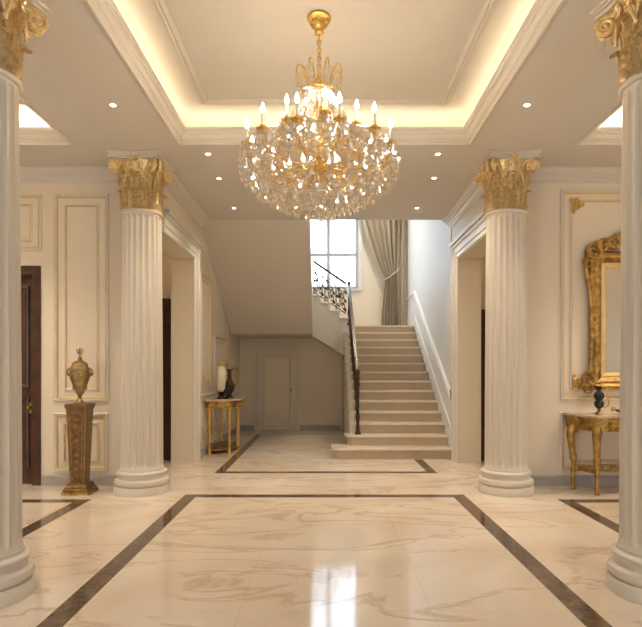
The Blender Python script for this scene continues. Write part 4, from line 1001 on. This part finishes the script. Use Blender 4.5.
obj('tieback', bm, M['curtain'], cu, smooth=True)
# unseen downlights added high in the stairwell to brighten curtain and treads
for x, y, lb in ((0.4, 12.2, 'over the left of the stairs'), (1.4, 12.2, 'over the right of the stairs'), (1.2, 13.9, 'over the stair landing')):
    dup(d0, (x, y, TOP), 0, 'added recessed downlight, unseen in the high stairwell ceiling ' + lb); lamps.append((x, y, TOP))
# ceiling light in each side lobby
for sgn, nm in ((-1, 'left'), (1, 'right')):
    t = thing('ceiling_lamp', 'small round ceiling lamp in the lobby behind the %s doorway' % nm, 'ceiling light', (sgn * 3.4, 8.5, HC))
    bm = B(); lathe(bm, [(0.0, 0), (0.11, 0), (0.12, -0.02), (0.11, -0.03), (0, -0.03)], 24); obj('mount', bm, M['gold'], t, smooth=True)
    bm = B(); lathe(bm, [(0.10, -0.03), (0.11, -0.07), (0.08, -0.11), (0, -0.13)], 24); obj('shade', bm, M['lampglow'], t, smooth=True)

# ------------------------------------------------------------------ lights
def light(kind, name, loc, energy, col, **k):
    l = bpy.data.lights.new(name, kind); l.energy = energy; l.color = col
    for a, b_ in k.items(): setattr(l, a, b_)
    o = bpy.data.objects.new(name, l); C.objects.link(o); o.location = loc; return o
for p in lamps:
    light('SPOT', 'downlight_beam', (p[0], p[1], p[2] - 0.012), (260 if p[1] > 13 else 110) if p[2] > 5 else (300 if abs(p[0]) > 4 else (190 if p[1] < 2 else 105)), (1.0, 0.86, 0.69), spot_size=math.radians(110), spot_blend=0.9, shadow_soft_size=0.035)
# daylight portals in the window openings
def portal(x0, x1, y, z0, z1, rot):
    l = bpy.data.lights.new('window_portal', 'AREA'); l.shape = 'RECTANGLE'; l.size = x1 - x0; l.size_y = z1 - z0
    l.cycles.is_portal = True
    o = bpy.data.objects.new('window_portal', l); C.objects.link(o); o.location = ((x0 + x1) / 2, y, (z0 + z1) / 2); o.rotation_euler = rot
portal(WX0, WX1, BY + 0.22, WZ0, WZ1, (-PI / 2, 0, 0))
l = bpy.data.lights.new('window_portal', 'AREA'); l.shape = 'RECTANGLE'; l.size = 2.0; l.size_y = 2.0; l.cycles.is_portal = True
o = bpy.data.objects.new('window_portal', l); C.objects.link(o); o.location = (-WX - 0.33, 13.3, 5.3); o.rotation_euler = (0, -PI / 2, 0)
for x0, x1 in ops: portal(x0, x1, RY - 0.24, 0.5, 3.3, (PI / 2, 0, 0))
w = bpy.data.worlds.new('sky'); S.world = w; w.use_nodes = True
bg = w.node_tree.nodes['Background']; bg.inputs[0].default_value = (0.68, 0.84, 1.0, 1); bg.inputs[1].default_value = 7.0

# ------------------------------------------------------------------ camera
cam = bpy.data.cameras.new('camera'); co = bpy.data.objects.new('camera', cam); C.objects.link(co)
co.location = (0, 0, EYE); co.rotation_euler = (PI / 2, 0, 0)
cam.sensor_fit = 'HORIZONTAL'; cam.sensor_width = 36; cam.lens = F / 642 * 36
cam.shift_x = -(VX - 321) / 642; cam.shift_y = (VY - 313.5) / 642
cam.clip_start = 0.05
S.camera = co
S.view_settings.view_transform = 'Standard'; S.view_settings.look = 'None'; S.view_settings.gamma = 1; S.view_settings.exposure = 0.18
